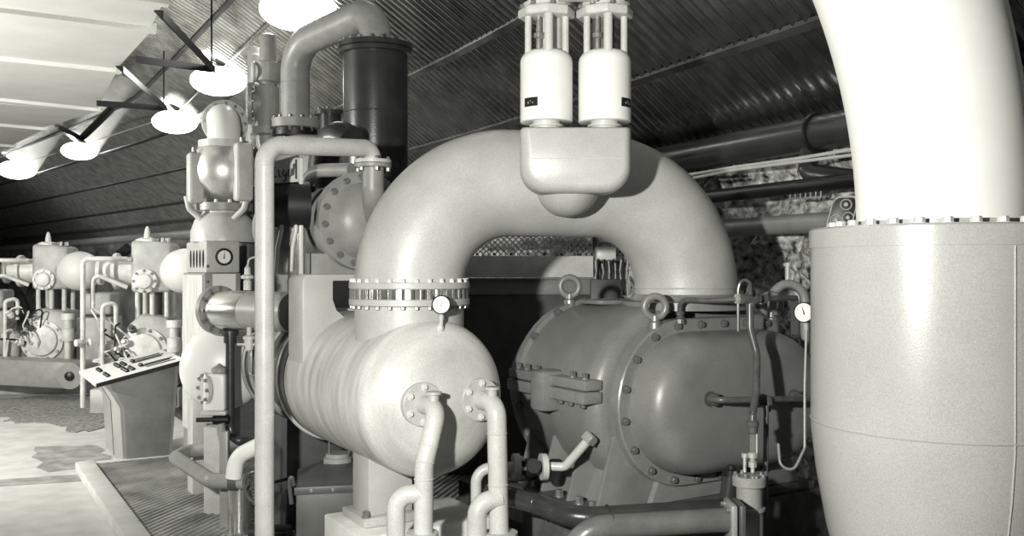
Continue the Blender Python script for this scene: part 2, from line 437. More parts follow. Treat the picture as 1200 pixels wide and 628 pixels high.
# ------------------------------------------------------------------ blower (lobe compressor) in the 31 degree machine frame
FB = frame((1.33, 6.0, 0)); BZ = 1.175
AX = V((-math.sin(math.radians(31)), math.cos(math.radians(31)), 0)); TX = tdir
blower = thing('lobe_blower', 'big dark grey blower with bolted oval end cover', 'blower', (1.33, 6.0, 0), 31)
def stad(R, L, v, zc=BZ, n=20, flat=6):
    out = []
    for k in range(n + 1):
        a = -PI / 2 + PI * k / n; out.append(V((L + R * math.cos(a), v, zc + R * math.sin(a))))
    for k in range(1, flat): out.append(V((L - 2 * L * k / flat, v, zc + R)))
    for k in range(n + 1):
        a = PI / 2 + PI * k / n; out.append(V((-L + R * math.cos(a), v, zc + R * math.sin(a))))
    for k in range(1, flat): out.append(V((-L + 2 * L * k / flat, v, zc - R)))
    return out
L0 = 0.3
def stadloft(prof, M=FB):
    return MB(M).loft([stad(r, L0, v) for r, v in prof])
build('front_plate', stadloft([(.52, .08), (.52, .0), (.512, -.008)]), BLOWE, blower, sharp=30)
build('end_cover', stadloft([(.44, .0), (.44, -.02), (.43, -.10), (.42, -.15), (.398, -.195), (.365, -.23), (.32, -.25), (.26, -.258), (.1, -.26)]), BLOW, blower, sharp=50)
build('gasket_rim', stadloft([(.452, .0), (.452, -.012), (.44, -.014)]), BLOWE, blower)
casing = build('casing', stadloft([(.46, .08), (.46, .12), (.50, .125), (.55, .14), (.585, .18), (.60, .24), (.60, .60), (.585, .66), (.585, 1.0)]), BLOW, blower, sharp=40)
build('rear_flange', stadloft([(.60, 1.0), (.615, 1.005), (.615, 1.07), (.60, 1.075)]), BLOWE, blower, sharp=30)
build('rear_housing', stadloft([(.53, 1.075), (.52, 1.2), (.49, 1.3), (.40, 1.36), (.2, 1.38)]), BLOW, blower, sharp=45)
# perimeter bolts on the front plate
def stad_walk(R, n, off=0.0, zc=BZ):
    per = 2 * PI * R + 4 * L0; pts = []
    for k in range(n):
        d = (k + off) / n * per
        if d < PI * R: a = -PI / 2 + d / R; pts.append((L0 + R * math.cos(a), zc + R * math.sin(a)))
        elif d < PI * R + 2 * L0: pts.append((L0 - (d - PI * R), zc + R))
        elif d < 2 * PI * R + 2 * L0: a = PI / 2 + (d - PI * R - 2 * L0) / R; pts.append((-L0 + R * math.cos(a), zc + R * math.sin(a)))
        else: pts.append((-L0 + (d - 2 * PI * R - 2 * L0), zc - R))
    return pts
bolts(blower, [FB @ V((u, -.008, z)) for u, z in stad_walk(.481, 22, 0.35)], -AX, 0.021, 0.026, BOLTD, nut=True)
bolts(blower, [FB @ V((u, 1.0, z)) for u, z in stad_walk(.60, 20, 0.2)], -AX, 0.024, 0.03, BOLTD)
# split flange along the left flank
mb = MB(FB); mb.box(-.985, -.84, .12, 1.02, 1.19, 1.265); build('split_flange', mb, BLOWE, blower, bev=.012)
mb = MB(FB); mb.box(-.97, -.84, .12, 1.02, 1.27, 1.335); build('split_flange', mb, BLOWE, blower, bev=.012)
mb = MB(FB); mb.box(-1.03, -.84, .50, .66, 1.10, 1.36); build('boss_block', mb, BLOWE, blower, bev=.03)
bolts(blower, [FB @ V((-.915, v, 1.335)) for v in (.2, .33, .74, .86, .97)], (0, 0, 1), 0.02, 0.035, BOLTD)
bolts(blower, [FB @ V((-.93, v, 1.19)) for v in (.2, .33, .44)], (0, 0, -1), 0.02, 0.03, BOLTD)
# inlet collar
mb = MB(FB); mb.lathe([(.42, 1.74), (.42, 1.79), (.37, 1.80), (.35, 1.84)], (0, .33, 0), (0, 0, 1), 48); build('inlet_collar', mb, BLOW, blower, sharp=30)
mb = MB(FB); mb.box(-.40, -.02, .72, 1.0, 1.76, 1.79); build('inspection_cover', mb, BLOWE, blower, bev=.008)
# pedestal with gussets
def trap(u0, u1, z0, U0, U1, z1, v0, v1):
    return MB(FB).extr([(u0, v0, z0), (u1, v0, z0), (U1, v0, z1), (U0, v0, z1)], (0, v1 - v0, 0))
build('pedestal', trap(-.55, .75, .56, -.42, .6, .85, .02, .96), BLOW, blower, bev=.01)
mb = MB(FB); mb.box(-.98, .85, -.02, 1.05, .50, .56); build('foot_plate', mb, DARKG, blower, bev=.008)
for v in (.06, .36, .66, .94):
    mb = MB(FB); mb.extr([(-.93, v, .56), (-.5, v, .56), (-.45, v, 1.0), (-.80, v, 1.0)], (0, .028, 0)); build('gusset', mb, BLOWE, blower, bev=.004)
mb = MB(FB); mb.extr([(-.80, .10, .56), (-.77, .10, .56), (-.62, .10, .9), (-.65, .10, .9)], (0, .84, 0)); build('web_plate', mb, BLOW, blower)
bolts(blower, [FB @ V((-.9, v, .56)) for v in (.14, .28, .5, .8)], (0, 0, 1), 0.026, 0.045, BOLTM)
# eye bolts
def eyebolt(u, v, z, R=.066, r=.022, yaw=0):
    c = FB @ V((u, v, z)); e = build('eye_bolt', MB().torus(c + V((0, 0, .05 + R)), (math.sin(yaw) * 1.0, -math.cos(yaw), 0), R, r, 28, 12), BLOWE, blower, sharp=60)
    build('collar', MB().lathe([(.045, -.03), (.045, .02), (.03, .03), (.025, .06)], c, (0, 0, 1), 16), BOLTM, e)
eyebolt(-.50, .04, 1.655); eyebolt(.50, .04, 1.655)
eyebolt(-.45, 1.04, 1.765); eyebolt(.45, 1.04, 1.765)
# front oil drain angle under casing
mb = MB(FB); mb.box(-.70, -.56, .10, .34, .86, .97); build('drain_block', mb, BLOWE, blower, bev=.01)
# skid under the blower
mb = MB(FB); mb.box(-1.1, 1.0, -.05, 1.5, 0.0, .50)
o = build('blower_plinth', mb, mat('oily_concrete', 0.07, 0.7, 0, .5, 6, .05), None, bev=.01); tag(o, 'dark oily block carrying the big grey blower', 'plinth')

# ------------------------------------------------------------------ silver vessel
VO = V((-.632, 5.79, 0)); FV = frame(VO); VR, VZ = .467, 1.243
vessel = thing('pressure_vessel', 'silver painted horizontal pressure vessel with domed end', 'vessel', VO, 31)
prof = [(0, -.52)] + [(VR * math.sin(a), -.28 - .24 * math.cos(a)) for a in [PI / 2 * k / 14 for k in range(1, 15)]] + [(VR, .0), (VR, .35), (VR, .70), (VR, 1.03), (VR * .97, 1.06)]
build('shell', MB(FV).lathe(prof, (0, 0, VZ), (0, 1, 0), 72), SILVERS, vessel, sharp=50)
build('end_band', MB(FV).lathe([(VR * .95, 1.06), (VR * .99, 1.065), (VR * .99, 1.15), (VR * .95, 1.155)], (0, 0, VZ), (0, 1, 0), 64), DARKG, vessel, sharp=30)
build('end_ring', MB(FV).torus((0, 1.17, VZ), (0, 1, 0), VR * .985, .022, 64, 8), PIPEG, vessel)
build('nozzle_neck', MB().lathe([(.335, 1.52), (.335, 1.80)], VO, (0, 0, 1), 56), SILVER, vessel)
fl1 = build('nozzle_flange', MB().lathe([(.33, 1.785), (.366, 1.785), (.370, 1.79), (.370, 1.82), (.366, 1.825), (.33, 1.825)], VO, (0, 0, 1), 64), SILVER, vessel, sharp=30)
bolts(vessel, ring_pts(VO + V((0, 0, 1.785)), (0, 0, 1), .352, 28), (0, 0, -1), .013, .02, BOLTM)
# flange studs and joint ring
build('joint_ring', MB().lathe([(.325, 1.825), (.338, 1.825), (.338, 1.89), (.325, 1.89)], VO, (0, 0, 1), 56), STEEL, vessel, sharp=30)
STUD = MB().cyl((0, 0, 0), (0, 0, .07), .010, 8)
sm = bpy.data.meshes.new('stud'); sm.from_pydata([tuple(p) for p in STUD.v], [], STUD.f); sm.materials.append(STEEL)
for p in ring_pts(VO + V((0, 0, 1.82)), (0, 0, 1), .354, 40):
    o = bpy.data.objects.new('stud', sm); C.objects.link(o); o.parent = vessel; o.matrix_basis = rootm(vessel).inverted() @ Matrix.Translation(p)
# saddle bracket on the shell
br = [(-.52, 1.10), (-.50, 1.98), (-.12, 1.98), (-.12, 1.90), (-.16, 1.90), (-.16, 1.78), (-.12, 1.70), (-.05, 1.68), (.2, 1.64), (.2, 1.2)]
br = [(-.445, 1.25), (-.445, 1.93), (-.42, 1.97), (-.02, 1.97), (-.02, 1.925), (-.235, 1.925), (-.235, 1.80), (-.21, 1.73), (-.15, 1.68), (.1, 1.66), (.1, 1.3)]
build('saddle_bracket', MB(FV).extr([(u, .70, z) for u, z in br], (0, .30, 0)), SILVER, vessel, bev=.008)
# support leg
build('support_leg', MB(FV).box(-.27, .02, .0, .26, .515, .90), SILVER, vessel, bev=.006)
build('foot_plate', MB(FV).box(-.32, .07, -.05, .31, .46, .515), SILVER, vessel, bev=.006)
bolts(vessel, [FV @ V((.04, -.02, .515)), FV @ V((-.295, -.02, .515))], (0, 0, 1), .022, .04, BOLTM)
build('support_leg', MB(FV).box(.30, .42, .75, .95, .02, .97), DARKG, vessel, bev=.006)
mb = MB(FV); mb.box(-.40, .50, -.20, .42, .0, .455); o = build('vessel_plinth', mb, CONCW, None, bev=.015); tag(o, 'white concrete block under the silver vessel foot', 'plinth')

# ------------------------------------------------------------------ crossover arch pipe
LP, RP = V((-.632, 5.79, 0)), FB @ V((0, .33, 0)); RP.z = 0
PR = .337; HC = 2.55; BR = .67
cross = thing('crossover_pipe', 'great silver arched pipe joining the vessel to the blower', 'pipe', LP + V((0, 0, 1.89)))
path = [LP + V((0, 0, 1.89)), LP + V((0, 0, HC)), RP + V((0, 0, HC)), RP + V((0, 0, 1.82))]
mb = MB(); mb.tube(path, PR, BR, 64, 24); build('arch_bend', mb, SILVER, cross, sharp=60)
build('pipe_flange', MB().lathe([(.33, 1.885), (.366, 1.885), (.370, 1.89), (.370, 1.92), (.366, 1.925), (.33, 1.925)], LP, (0, 0, 1), 64), SILVER, cross, sharp=30)
bolts(cross, ring_pts(LP + V((0, 0, 1.925)), (0, 0, 1), .352, 28), (0, 0, 1), .013, .022, BOLTL)
xd = (RP - LP).normalized()
build('weld_seam', MB().torus(RP + V((0, 0, HC - BR)), (0, 0, 1), PR, .006, 64, 6), SILVER, cross)

# ------------------------------------------------------------------ manifold box and twin white filters
BXC = V((.363, 5.45, 0))
box = thing('manifold_box', 'silver round-bottomed manifold box in front of the arch', 'manifold', BXC + V((0, 0, 2.436)))
def rrect(x0, x1, z0, z1, rb, rt, n=8):
    out = []
    for (cx, cz, r, a0) in ((x1 - rb, z0 + rb, rb, -PI / 2), (x1 - rt, z1 - rt, rt, 0), (x0 + rt, z1 - rt, rt, PI / 2), (x0 + rb, z0 + rb, rb, PI)):
        for k in range(n + 1): a = a0 + PI / 2 * k / n; out.append((cx + r * math.cos(a), cz + r * math.sin(a)))
    return out
loops = []
for (yy, ins) in ((-.17, .05), (-.155, .025), (-.12, .004), (-.08, 0), (.08, 0), (.14, .02), (.16, .05)):
    loops.append([BXC + V((x, yy, z)) for x, z in rrect(-.316 + ins, .316 - ins, 2.436 + ins, 2.81 - ins * .3, .15 - ins * .5, .02)])
build('box_body', MB().loft(loops), SILVER, box, sharp=50)
build('box_seam', MB().extr([BXC + V((x, -.172, z)) for x, z in ((-.27, 2.625), (.27, 2.625), (.27, 2.629), (-.27, 2.629))], (0, .02, 0)), SILVER, box)
mid = LP.lerp(RP, .5)
build('spigot', MB().tube([V((mid.x + .06, mid.y - .1, HC - .03)), V((.34, 5.52, HC - .05)), V((.34, 5.47, 2.78))], .19, .14, 40, 10), SILVER, box)
def white_filter(x, lab, side):
    b = BXC + V((x, 0, 0)); t = thing('air_filter', lab, 'filter', b + V((0, 0, 2.81)), 0, 'twin white filter canisters')
    build('neck', MB().lathe([(.085, 2.80), (.085, 2.825), (.10, 2.825), (.10, 2.838), (.082, 2.84), (.082, 2.87)], b, (0, 0, 1), 28), SILVER, t, sharp=30)
    build('canister', MB().lathe([(.05, 2.862), (.146, 2.852), (.152, 2.856), (.152, 3.20), (.147, 3.225), (.13, 3.25), (.10, 3.265), (0, 3.27)], b, (0, 0, 1), 48), WHITE, t, sharp=40)
    a = math.radians(-90 + side); c = b + V((math.cos(a) * .152, math.sin(a) * .152, 2.955)); d = V((math.cos(a), math.sin(a), 0)); s = V((-d.y, d.x, 0))
    lo = []
    pl = MB()
    for j in range(5):
        aa = a + math.radians((j - 2) * 8.5); dd = V((math.cos(aa), math.sin(aa), 0))
        lo.append([b + dd * .150 + V((0, 0, 2.928)), b + dd * .1565 + V((0, 0, 2.928)), b + dd * .1565 + V((0, 0, 2.978)), b + dd * .150 + V((0, 0, 2.978))])
    pl.loft(lo); np_ = build('label_plate', pl, BLACK, t, label='small black label plate')
    mk = MB()
    for j, (dx, dz, wx, wz) in enumerate(((-.014, -.004, .010, .014), (.002, .004, .007, .010), (.016, -.006, .008, .009))):
        aa = a + dx / .152; dd = V((math.cos(aa), math.sin(aa), 0)); ss = V((-dd.y, dd.x, 0)); q = b + dd * .157 + V((0, 0, 2.953 + dz))
        mk.extr([q - ss * wx / 2 - V((0, 0, wz / 2)), q + ss * wx / 2 - V((0, 0, wz / 2)), q + ss * wx / 2 + V((0, 0, wz / 2)), q - ss * wx / 2 + V((0, 0, wz / 2))], dd * .001)
    build('label_print', mk, mat('label_grey', .22, .5), np_)
    for k, aa in enumerate((-2.75, -1.5, -.35, 1.5)):
        q = b + V((math.cos(aa) * .115, math.sin(aa) * .115, 0)); w_ = .022
        build('yoke_post', MB().cyl(q + V((0, 0, 3.22)), q + V((0, 0, 3.47)), .020 if k != 1 else .026, 12), PIPEG, t)
    build('core_tube', MB().lathe([(.07, 3.26), (.07, 3.47)], b + V((.03 if side < 0 else -.01, .03, 0)), (0, 0, 1), 24), PIPEG if side < 0 else DARKG, t)
    build('spindle', MB().lathe([(.016, 3.26), (.016, 3.33), (.028, 3.335), (.028, 3.36), (.016, 3.365), (.016, 3.47)], b + V((-.045, -.045, 0)), (0, 0, 1), 12), BOLTM, t, sharp=30)
    build('top_plate', MB().lathe([(.155, 3.455), (.166, 3.465), (.166, 3.50), (.155, 3.51)], b, (0, 0, 1), 8), PIPEG, t, sharp=20, bev=.004)
    bolts(t, ring_pts(b + V((0, 0, 3.51)), (0, 0, 1), .145, 8, .2), (0, 0, 1), .014, .022, BOLTM)
    build('riser_pipe', MB().lathe([(.135, 3.51), (.135, 3.54), (.10, 3.545), (.10, 4.7)], b, (0, 0, 1), 32), PIPEG, t, sharp=30)
    return t
white_filter(-.163, 'left of the twin white filter canisters above the arch', -38)
white_filter(.175, 'right of the twin white filter canisters above the arch', 50)
mb = MB(); mb.box(BXC.x - .10, BXC.x + .12, 5.27, 5.31, 3.515, 3.535); o = build('tie_bar', mb, PIPEG, None); tag(o, 'pale flat bar tying together both filter top plates', 'bar')
#PART2
# ------------------------------------------------------------------ gauges
def gauge(c, nrm, r, lab, depth=.05, stem=None, needle=0.6, rimw=.14):
    c = V(c); n = V(nrm).normalized(); x, y, a = basis(n)
    t = thing('pressure_gauge', lab, 'gauge', c)
    build('case', MB().lathe([(0, -depth), (r * .8, -depth), (r, -depth * .8), (r, .004), (r * (1 - rimw), .006), (r * (1 - rimw), -.002), (0, -.002)], c, n, 32), BLACK, t, sharp=30)
    d = build('dial', MB().lathe([(0, -.003), (r * (1 - rimw), -.003), (r * (1 - rimw), .001), (0, .001)], c, n, 32), DIAL, t)
    up = V((0, 0, 1)); up = (up - n * up.dot(n)).normalized(); rt = up.cross(n)
    q = c + n * .002; e = (up * math.cos(needle) + rt * math.sin(needle)); sd = e.cross(n)
    build('needle', MB().extr([q - e * r * .22 - sd * r * .07, q - e * r * .22 + sd * r * .07, q + e * r * .62 + sd * r * .012, q + e * r * .62 - sd * r * .012], n * .002), BLACK, d)
    tk = MB()
    for k in range(9):
        aa = -2.2 + 4.4 * k / 8; e2 = up * math.cos(aa) + rt * math.sin(aa); s2 = e2.cross(n)
        tk.extr([q + e2 * r * .68 - s2 * r * .015, q + e2 * r * .68 + s2 * r * .015, q + e2 * r * .78 + s2 * r * .015, q + e2 * r * .78 - s2 * r * .015], n * .0005)
    build('scale_marks', tk, BLACK, d)
    if stem:
        build('stem', MB().tube([c - n * depth * .5 - up * r * .9] + [V(p) for p in stem], .011, .02, 8), PIPEG, t)
    return t
g = gauge(P(517, 357, 5.42), (-.05, -1, .12), .056, 'white dial gauge on top of the silver vessel', stem=[P(517, 382, 5.46)], needle=.45)
build('cock', MB().lathe([(.012, 0), (.02, .01), (.02, .035), (.01, .05)], P(516, 389, 5.46), (0, 0, 1), 10), PIPEG, g)
g = gauge(P(942, 366, 5.62), (-.62, -.78, .05), .062, 'white dial gauge standing right of the blower cover', depth=.075, stem=[P(945, 386, 5.66)], needle=-.3, rimw=.1)
mb = MB(); mb.tube([P(945, 386, 5.66), P(943, 450, 5.62), P(943, 525, 5.55), P(930, 552, 5.5), P(914, 546, 5.5), P(912, 520, 5.55)], .008, .05, 8)
o = build('gauge_tube', mb, MIDG, None); tag(o, 'thin hooked capillary tube hanging from the right gauge', 'tube')
mb = MB(); mb.extr([P(927, 350, 5.8), P(936, 350, 5.8), P(936, 392, 5.8), P(927, 392, 5.8)], (0, .012, 0)); o = build('gauge_bracket', mb, DARKG, None); tag(o, 'narrow flat bracket standing left of the right gauge', 'bracket')

# ------------------------------------------------------------------ nozzles and standpipes in front of the vessel
def vessel_pipe(u, lab, down, br, r, welds):
    c = FV @ V((u, -.50, VZ - .0)); out = FV @ V((u, -.69, VZ))
    t = thing('drain_standpipe', lab, 'pipe', V((down[-1].x, down[-1].y, 0)))
    pad = build('nozzle_pad', MB().lathe([(0, -.03), (.125, -.03), (.125, .012), (.12, .016), (0, .016)], c, -AX, 40), SILVER, t, sharp=30)
    bolts(t, ring_pts(c - AX * .016, -AX, .098, 6, .5), -AX, .016, .018, BOLTL)
    build('standpipe', MB().tube([c, out] + down, r, [.09] + [.25] * (len(down) - 1), 22), PIPEG, t, sharp=60)
    build('branch_elbow', MB().tube(br, r * .98, .085, 20), PIPEG, t, sharp=60)
    for wz in welds:
        p, d = along([c, out] + down, [.09] + [.25] * (len(down) - 1), wz); build('weld_ring', MB().torus(p, d, r, .004, 24, 6), PIPEG, t)
    build('elbow_boss', MB().lathe([(.03, 0), (.03, .035), (.045, .035), (.045, .05), (.0, .052)], out + V((0, 0, r * .7)) + AX * .05, (0, 0, 1), 16), SILVER, t, sharp=30)
    return t
dn = [P(497, 545, 5.06), V((-.483, 5.06, .0))]
tA = vessel_pipe(-.15, 'left pale standpipe bending out of the vessel end', dn, [V((P(464, 600, 5.06).x, 5.06, 0)), P(464, 580, 5.06), P(495, 578, 5.06)], .052,
            [P(0, 521, 5.1).z, P(0, 541, 5.07).z, P(0, 561, 5.06).z])
build('foot_flange', MB().lathe([(.052, .555), (.088, .555), (.088, .585), (.052, .585)], V((-.483, 5.06, 0)), (0, 0, 1), 24), PIPEG, tA, sharp=30)
dn = [V((P(587, 500, 5.3).x, 5.3, 0))]
tB = vessel_pipe(.22, 'right pale standpipe bending out of the vessel end', [V((dn[0].x, 5.3, 0))], [V((P(559, 600, 5.26).x, 5.26, 0)), P(559, 590, 5.26), P(587, 583, 5.3)], .056,
            [P(0, 508, 5.3).z, P(0, 568, 5.3).z])
build('foot_flange', MB().lathe([(.056, .49), (.095, .49), (.095, .52), (.056, .52)], V((dn[0].x, 5.3, 0)), (0, 0, 1), 24), PIPEG, tB, sharp=30)
t = thing('vent_pipe', 'slim pale hooked pipe between the standpipes and flanged valve', 'pipe', V((P(558, 600, 5.75).x, 5.75, 0)))
build('hooked_pipe', MB().tube([V((P(558, 600, 5.75).x, 5.75, 0.0)), P(558, 549, 5.75), P(604, 547, 5.78)], .034, .09, 16), PIPEG, t, sharp=60)
# flanged valve and small pipe up to the casing
t = thing('flanged_valve', 'small dark valve between round pale flanges under the blower', 'valve', P(620, 548, 5.78))
for px in (605, 637): build('flange', MB().lathe([(0, -.018), (.082, -.018), (.082, .018), (0, .018)], P(px, 547, 5.78), (.97, .2, 0), 28), PIPEG, t, sharp=30)
build('valve_body', MB().sphere(P(621, 548, 5.78), .06, (1, 0, 0), 1.2), BLACK, t)
build('bonnet', MB().lathe([(.03, 0), (.03, .07), (.045, .07), (.045, .09)], P(622, 548, 5.78), (.2, -.9, .3), 14), DARKP, t, sharp=30)
bolts(t, ring_pts(P(606, 547, 5.78) + V((.02, 0, 0)), (.97, .2, 0), .06, 6), (.97, .2, 0), .011, .02, BOLTL)
t = thing('drain_pipe', 'short bent pale pipe from valve up to blower casing', 'pipe', P(640, 546, 5.76))
build('bent_pipe', MB().tube([P(636, 546, 5.78), P(662, 547, 5.76), P(689, 516, 5.66)], .028, .05, 16), PIPEG, t, sharp=60)
build('end_block', MB().lathe([(.05, -.02), (.05, .03), (.035, .04)], P(690, 515, 5.66), (.6, 0, .7), 4), MIDG, t, sharp=20, bev=.006)

# ------------------------------------------------------------------ foreground dark pipes, filter pot and oil lines
t = thing('oil_return_pipe', 'glossy dark pipe with swept bend running under the blower', 'pipe', P(700, 606, 5.15))
build('pipe_run', MB().tube([P(575, 577, 5.7), P(628, 590, 5.4), P(672, 608, 5.12), P(850, 597, 5.35)], .060, [.3, .22], 24, 12), DARKP, t, sharp=60)
for px, py, Y, d in ((630, 591, 5.39, (1, -.9, -.2)), (712, 605, 5.17, (1, .2, 0))): build('weld_ring', MB().torus(P(px, py, Y), d, .061, .005, 28, 6), DARKP, t)
t = thing('oil_supply_pipe', 'thick dark grey pipe along the bottom edge to filter pot', 'pipe', P(760, 613, 4.95))
build('pipe_run', MB().tube([P(640, 690, 4.9), P(688, 619, 4.82), P(852, 609, 5.08)], .064, .16, 24, 12), mat('mid_dark_pipe', .13, .35, 0, .2, 8, .02), t, sharp=60)
build('weld_ring', MB().torus(P(717, 617, 4.87), (1, .1, 0), .065, .005, 28, 6), DARKG, t)
mb = MB(); c = P(862, 609, 5.1)
for dx in (-.045, 0.0):
    build('square_flange', MB().box(c.x + dx, c.x + dx + .035, c.y - .1, c.y + .1, c.z - .12, c.z + .10), MIDG if dx else DARKG, t, bev=.012)
bolts(t, [c + V((-.045, -.07, .07)), c + V((-.045, .07, .07)), c + V((-.045, -.07, -.09))], (-1, 0, 0), .014, .02, BOLTM)
PT = P(878, 600, 5.3); PT.z = 0
t = thing('filter_pot', 'upright grey oil filter pot with flanged lid', 'filter', PT)
build('pot_body', MB().lathe([(.078, 0), (.078, .64), (.09, .645), (.09, .66), (.072, .665), (.072, .79)], PT, (0, 0, 1), 32), MIDG, t, sharp=30)
build('lid_flange', MB().lathe([(.072, .785), (.094, .785), (.094, .83), (.088, .838), (0, .838)], PT, (0, 0, 1), 32), MIDG, t, sharp=30)
bolts(t, ring_pts(PT + V((0, 0, .838)), (0, 0, 1), .078, 8, .3), (0, 0, 1), .011, .016, BOLTM)
t = thing('suction_elbow', 'small dark elbow behind the oil filter pot', 'pipe', P(855, 592, 5.4))
build('elbow', MB().tube([P(840, 598, 5.42), P(852, 592, 5.42), P(857, 556, 5.42)], .05, .06, 16), DARKP, t, sharp=60)
build('cap', MB().lathe([(.055, 0), (.055, .035), (.03, .04), (.02, .06)], P(857, 557, 5.42), (0, 0, 1), 16), BLACK, t, sharp=30)
SG = V((P(882, 500, 5.33).x, 5.33, 0)); zz = lambda py: EYE - (py - HOR) / F * 5.33
t = thing('sight_glass', 'small glass sight tube with brass nuts above filter pot', 'sight glass', V((SG.x, SG.y, zz(553))))
build('lower_union', MB().lathe([(.012, zz(553)), (.012, zz(548)), (.024, zz(547)), (.024, zz(541)), (.016, zz(540)), (.016, zz(537)), (.027, zz(536)), (.027, zz(531)), (.02, zz(530))], SG, (0, 0, 1), 12), BRASSY, t, sharp=30)
build('glass_tube', MB().lathe([(.017, zz(531)), (.017, zz(507))], SG, (0, 0, 1), 16), GLASS, t)
build('guide_rod', MB().cyl(SG + V((.024, 0, zz(533))), SG + V((.024, 0, zz(505))), .005, 8), BRASSY, t)
build('upper_union', MB().lathe([(.02, zz(508)), (.03, zz(507)), (.03, zz(500)), (.036, zz(499)), (.036, zz(494)), (.022, zz(492)), (.018, zz(486)), (.012, zz(485)), (.012, zz(480))], SG, (0, 0, 1), 12), OILY, t, sharp=30)
build('side_cock', MB().lathe([(.010, zz(553)), (.010, zz(536)), (.018, zz(536)), (.018, zz(531))], SG + V((-.045, 0, 0)), (0, 0, 1), 10), BRASSY, t, sharp=30)
t = thing('oil_feed_pipe', 'dark wavy vertical oil pipe in front of blower cover', 'pipe', V((SG.x, SG.y, zz(484))))
build('pipe_run', MB().tube([V((SG.x, SG.y, zz(484))), P(886, 462, 5.42), P(887, 415, 5.52), P(879, 385, 5.56), P(879, 345, 5.58)], .022, .15, 14), OILY, t, sharp=60)
t = thing('top_oil_line', 'thin dark oil pipe across the top of blower cover', 'pipe', P(796, 376, 5.85))
build('pipe_run', MB().tube([P(797, 378, 5.83), P(797, 351, 5.8), P(832, 352, 5.7), P(880, 350, 5.58), P(933, 349, 5.8)], .017, .05, 12), OILY, t, sharp=60)
build('banjo_fitting', MB().lathe([(.034, -.03), (.034, 0), (.022, .005), (.022, .03), (.028, .03), (.028, .05)], P(797, 374, 5.83), (0, 0, 1), 10), OILY, t, sharp=30)
build('cross_fitting', MB().lathe([(.03, -.06), (.03, -.03), (.036, -.03), (.036, .03), (.03, .03), (.026, .06)], P(880, 350, 5.58), (1, .3, 0), 10).lathe([(.026, -.06), (.03, .0), (.026, .06), (.014, .09)], P(880, 350, 5.58), (0, 0, 1), 10), OILY, t, sharp=30)
build('hex_nut', MB().lathe([(.032, -.02), (.032, .02)], P(866, 350, 5.61), (1, .3, 0), 6), BRASSY, t)
build('hex_nut', MB().lathe([(.030, -.02), (.030, .02)], P(895, 350, 5.65), (1, .3, 0), 6), OILY, t)
mb = MB(); mb.tube([P(865, 388, 5.6), P(865, 340, 5.6), P(867, 331, 5.6), P(873, 327, 5.58), P(879, 331, 5.55), P(880, 346, 5.5)], .010, .04, 8); o = build('bypass_tube', mb, OILY, None); tag(o, 'thin hooped tube looping above the top oil pipe', 'tube')
t = thing('cover_oil_line', 'thin level oil pipe crossing the middle of blower cover', 'pipe', P(830, 467, 5.72))
for px, py, Y in ((830, 467, 5.62), (927, 464, 5.98)):
    build('boss_fitting', MB().lathe([(.047, 0), (.047, .02), (.032, .022), (.032, .045), (.04, .045), (.04, .065), (.02, .075), (.02, .10)], P(px, py, Y), -AX, 12), OILY, t, sharp=30)
build('pipe_run', MB().tube([P(834, 468, 5.55), P(846, 469, 5.50), P(893, 468, 5.56), P(960, 467, 5.8)], .019, .05, 12), OILY, t, sharp=60)
build('tee_fitting', MB().lathe([(.027, -.05), (.027, -.02), (.034, -.02), (.034, .02), (.027, .02), (.027, .05)], P(892, 468, 5.56), (1, .1, 0), 10).lathe([(.024, -.07), (.024, -.03), (.034, -.03), (.034, .01)], P(899, 468, 5.57), (0, 0, 1), 10), OILY, t, sharp=30)
mb = MB(); mb.tube([P(898, 475, 5.52), P(897, 560, 5.5), V((P(897, 600, 5.48).x, 5.48, .55))], .016, None, 10); o = build('drop_pipe', mb, OILY, None); tag(o, 'thin straight drop pipe beside the oil filter pot', 'pipe')

# ------------------------------------------------------------------ pipes and fittings on the rock wall
t = thing('wall_main_pipe', 'thick black pipe along the foot of corrugated roof', 'pipe', W(0, .34, 3.02))
build('pipe_run', MB().tube([W(l * .5, .34, 3.02) for l in range(-16, 24)], .13, None, 24), DARKP, t, sharp=60)
cw = [l for l in range(0, 1)]
lc = -.95
build('pipe_clamp', MB().torus(W(lc, .34, 3.02), W(lc + .1, .34, 0) - W(lc, .34, 0), .142, .016, 32, 8), BLACK, t)
t = thing('branch_elbow', 'short dark elbow hanging below the thick wall pipe', 'pipe', P(947, 195, 6.9))
build('elbow', MB().tube([P(950, 168, 7.1), P(946, 203, 7.0), P(1015, 212, 6.6)], .072, .10, 18), DARKP, t, sharp=60)
build('weld_ring', MB().torus(P(948, 188, 7.04), (0, 0, 1), .075, .008, 24, 6), DARKP, t)
t = thing('wall_lower_pipe', 'thinner grey pipe low on the rock wall', 'pipe', W(0, .36, 2.36))
build('pipe_run', MB().tube([W(l * .5, .36, 2.35) for l in range(-3, 12)], .075, None, 18), MIDG, t, sharp=60)
build('coupling', MB().torus(W(.55, .36, 2.35), (-.43, .9, 0), .078, .012, 24, 6), DARKP, t)
t = thing('service_pipe', 'dark conduit under the pale cables on rock wall', 'pipe', W(0, .30, 2.55))
build('pipe_run', MB().tube([W(l * .5, .46, 2.62) for l in range(-6, 10)], .055, None, 14), BLACK, t, sharp=60)
for k, dz in enumerate((0, .035)):
    mb = MB(); mb.tube([W(-3 + l * .7, .50, 2.80 + dz * (1 + .4 * math.sin(l * 1.3)) + .012 * math.sin(l * 2.1)) for l in range(12)], .013, None, 8)
    o = build('wall_cable', mb, PIPEG, None); tag(o, ('lower' if k == 0 else 'upper') + ' of two pale cables strung along the rock wall', 'cable', 'pale wall cables')
t = thing('cable_ladder', 'small slotted cable tray bracket on the rock wall', 'tray', P(945, 226, 6.9))
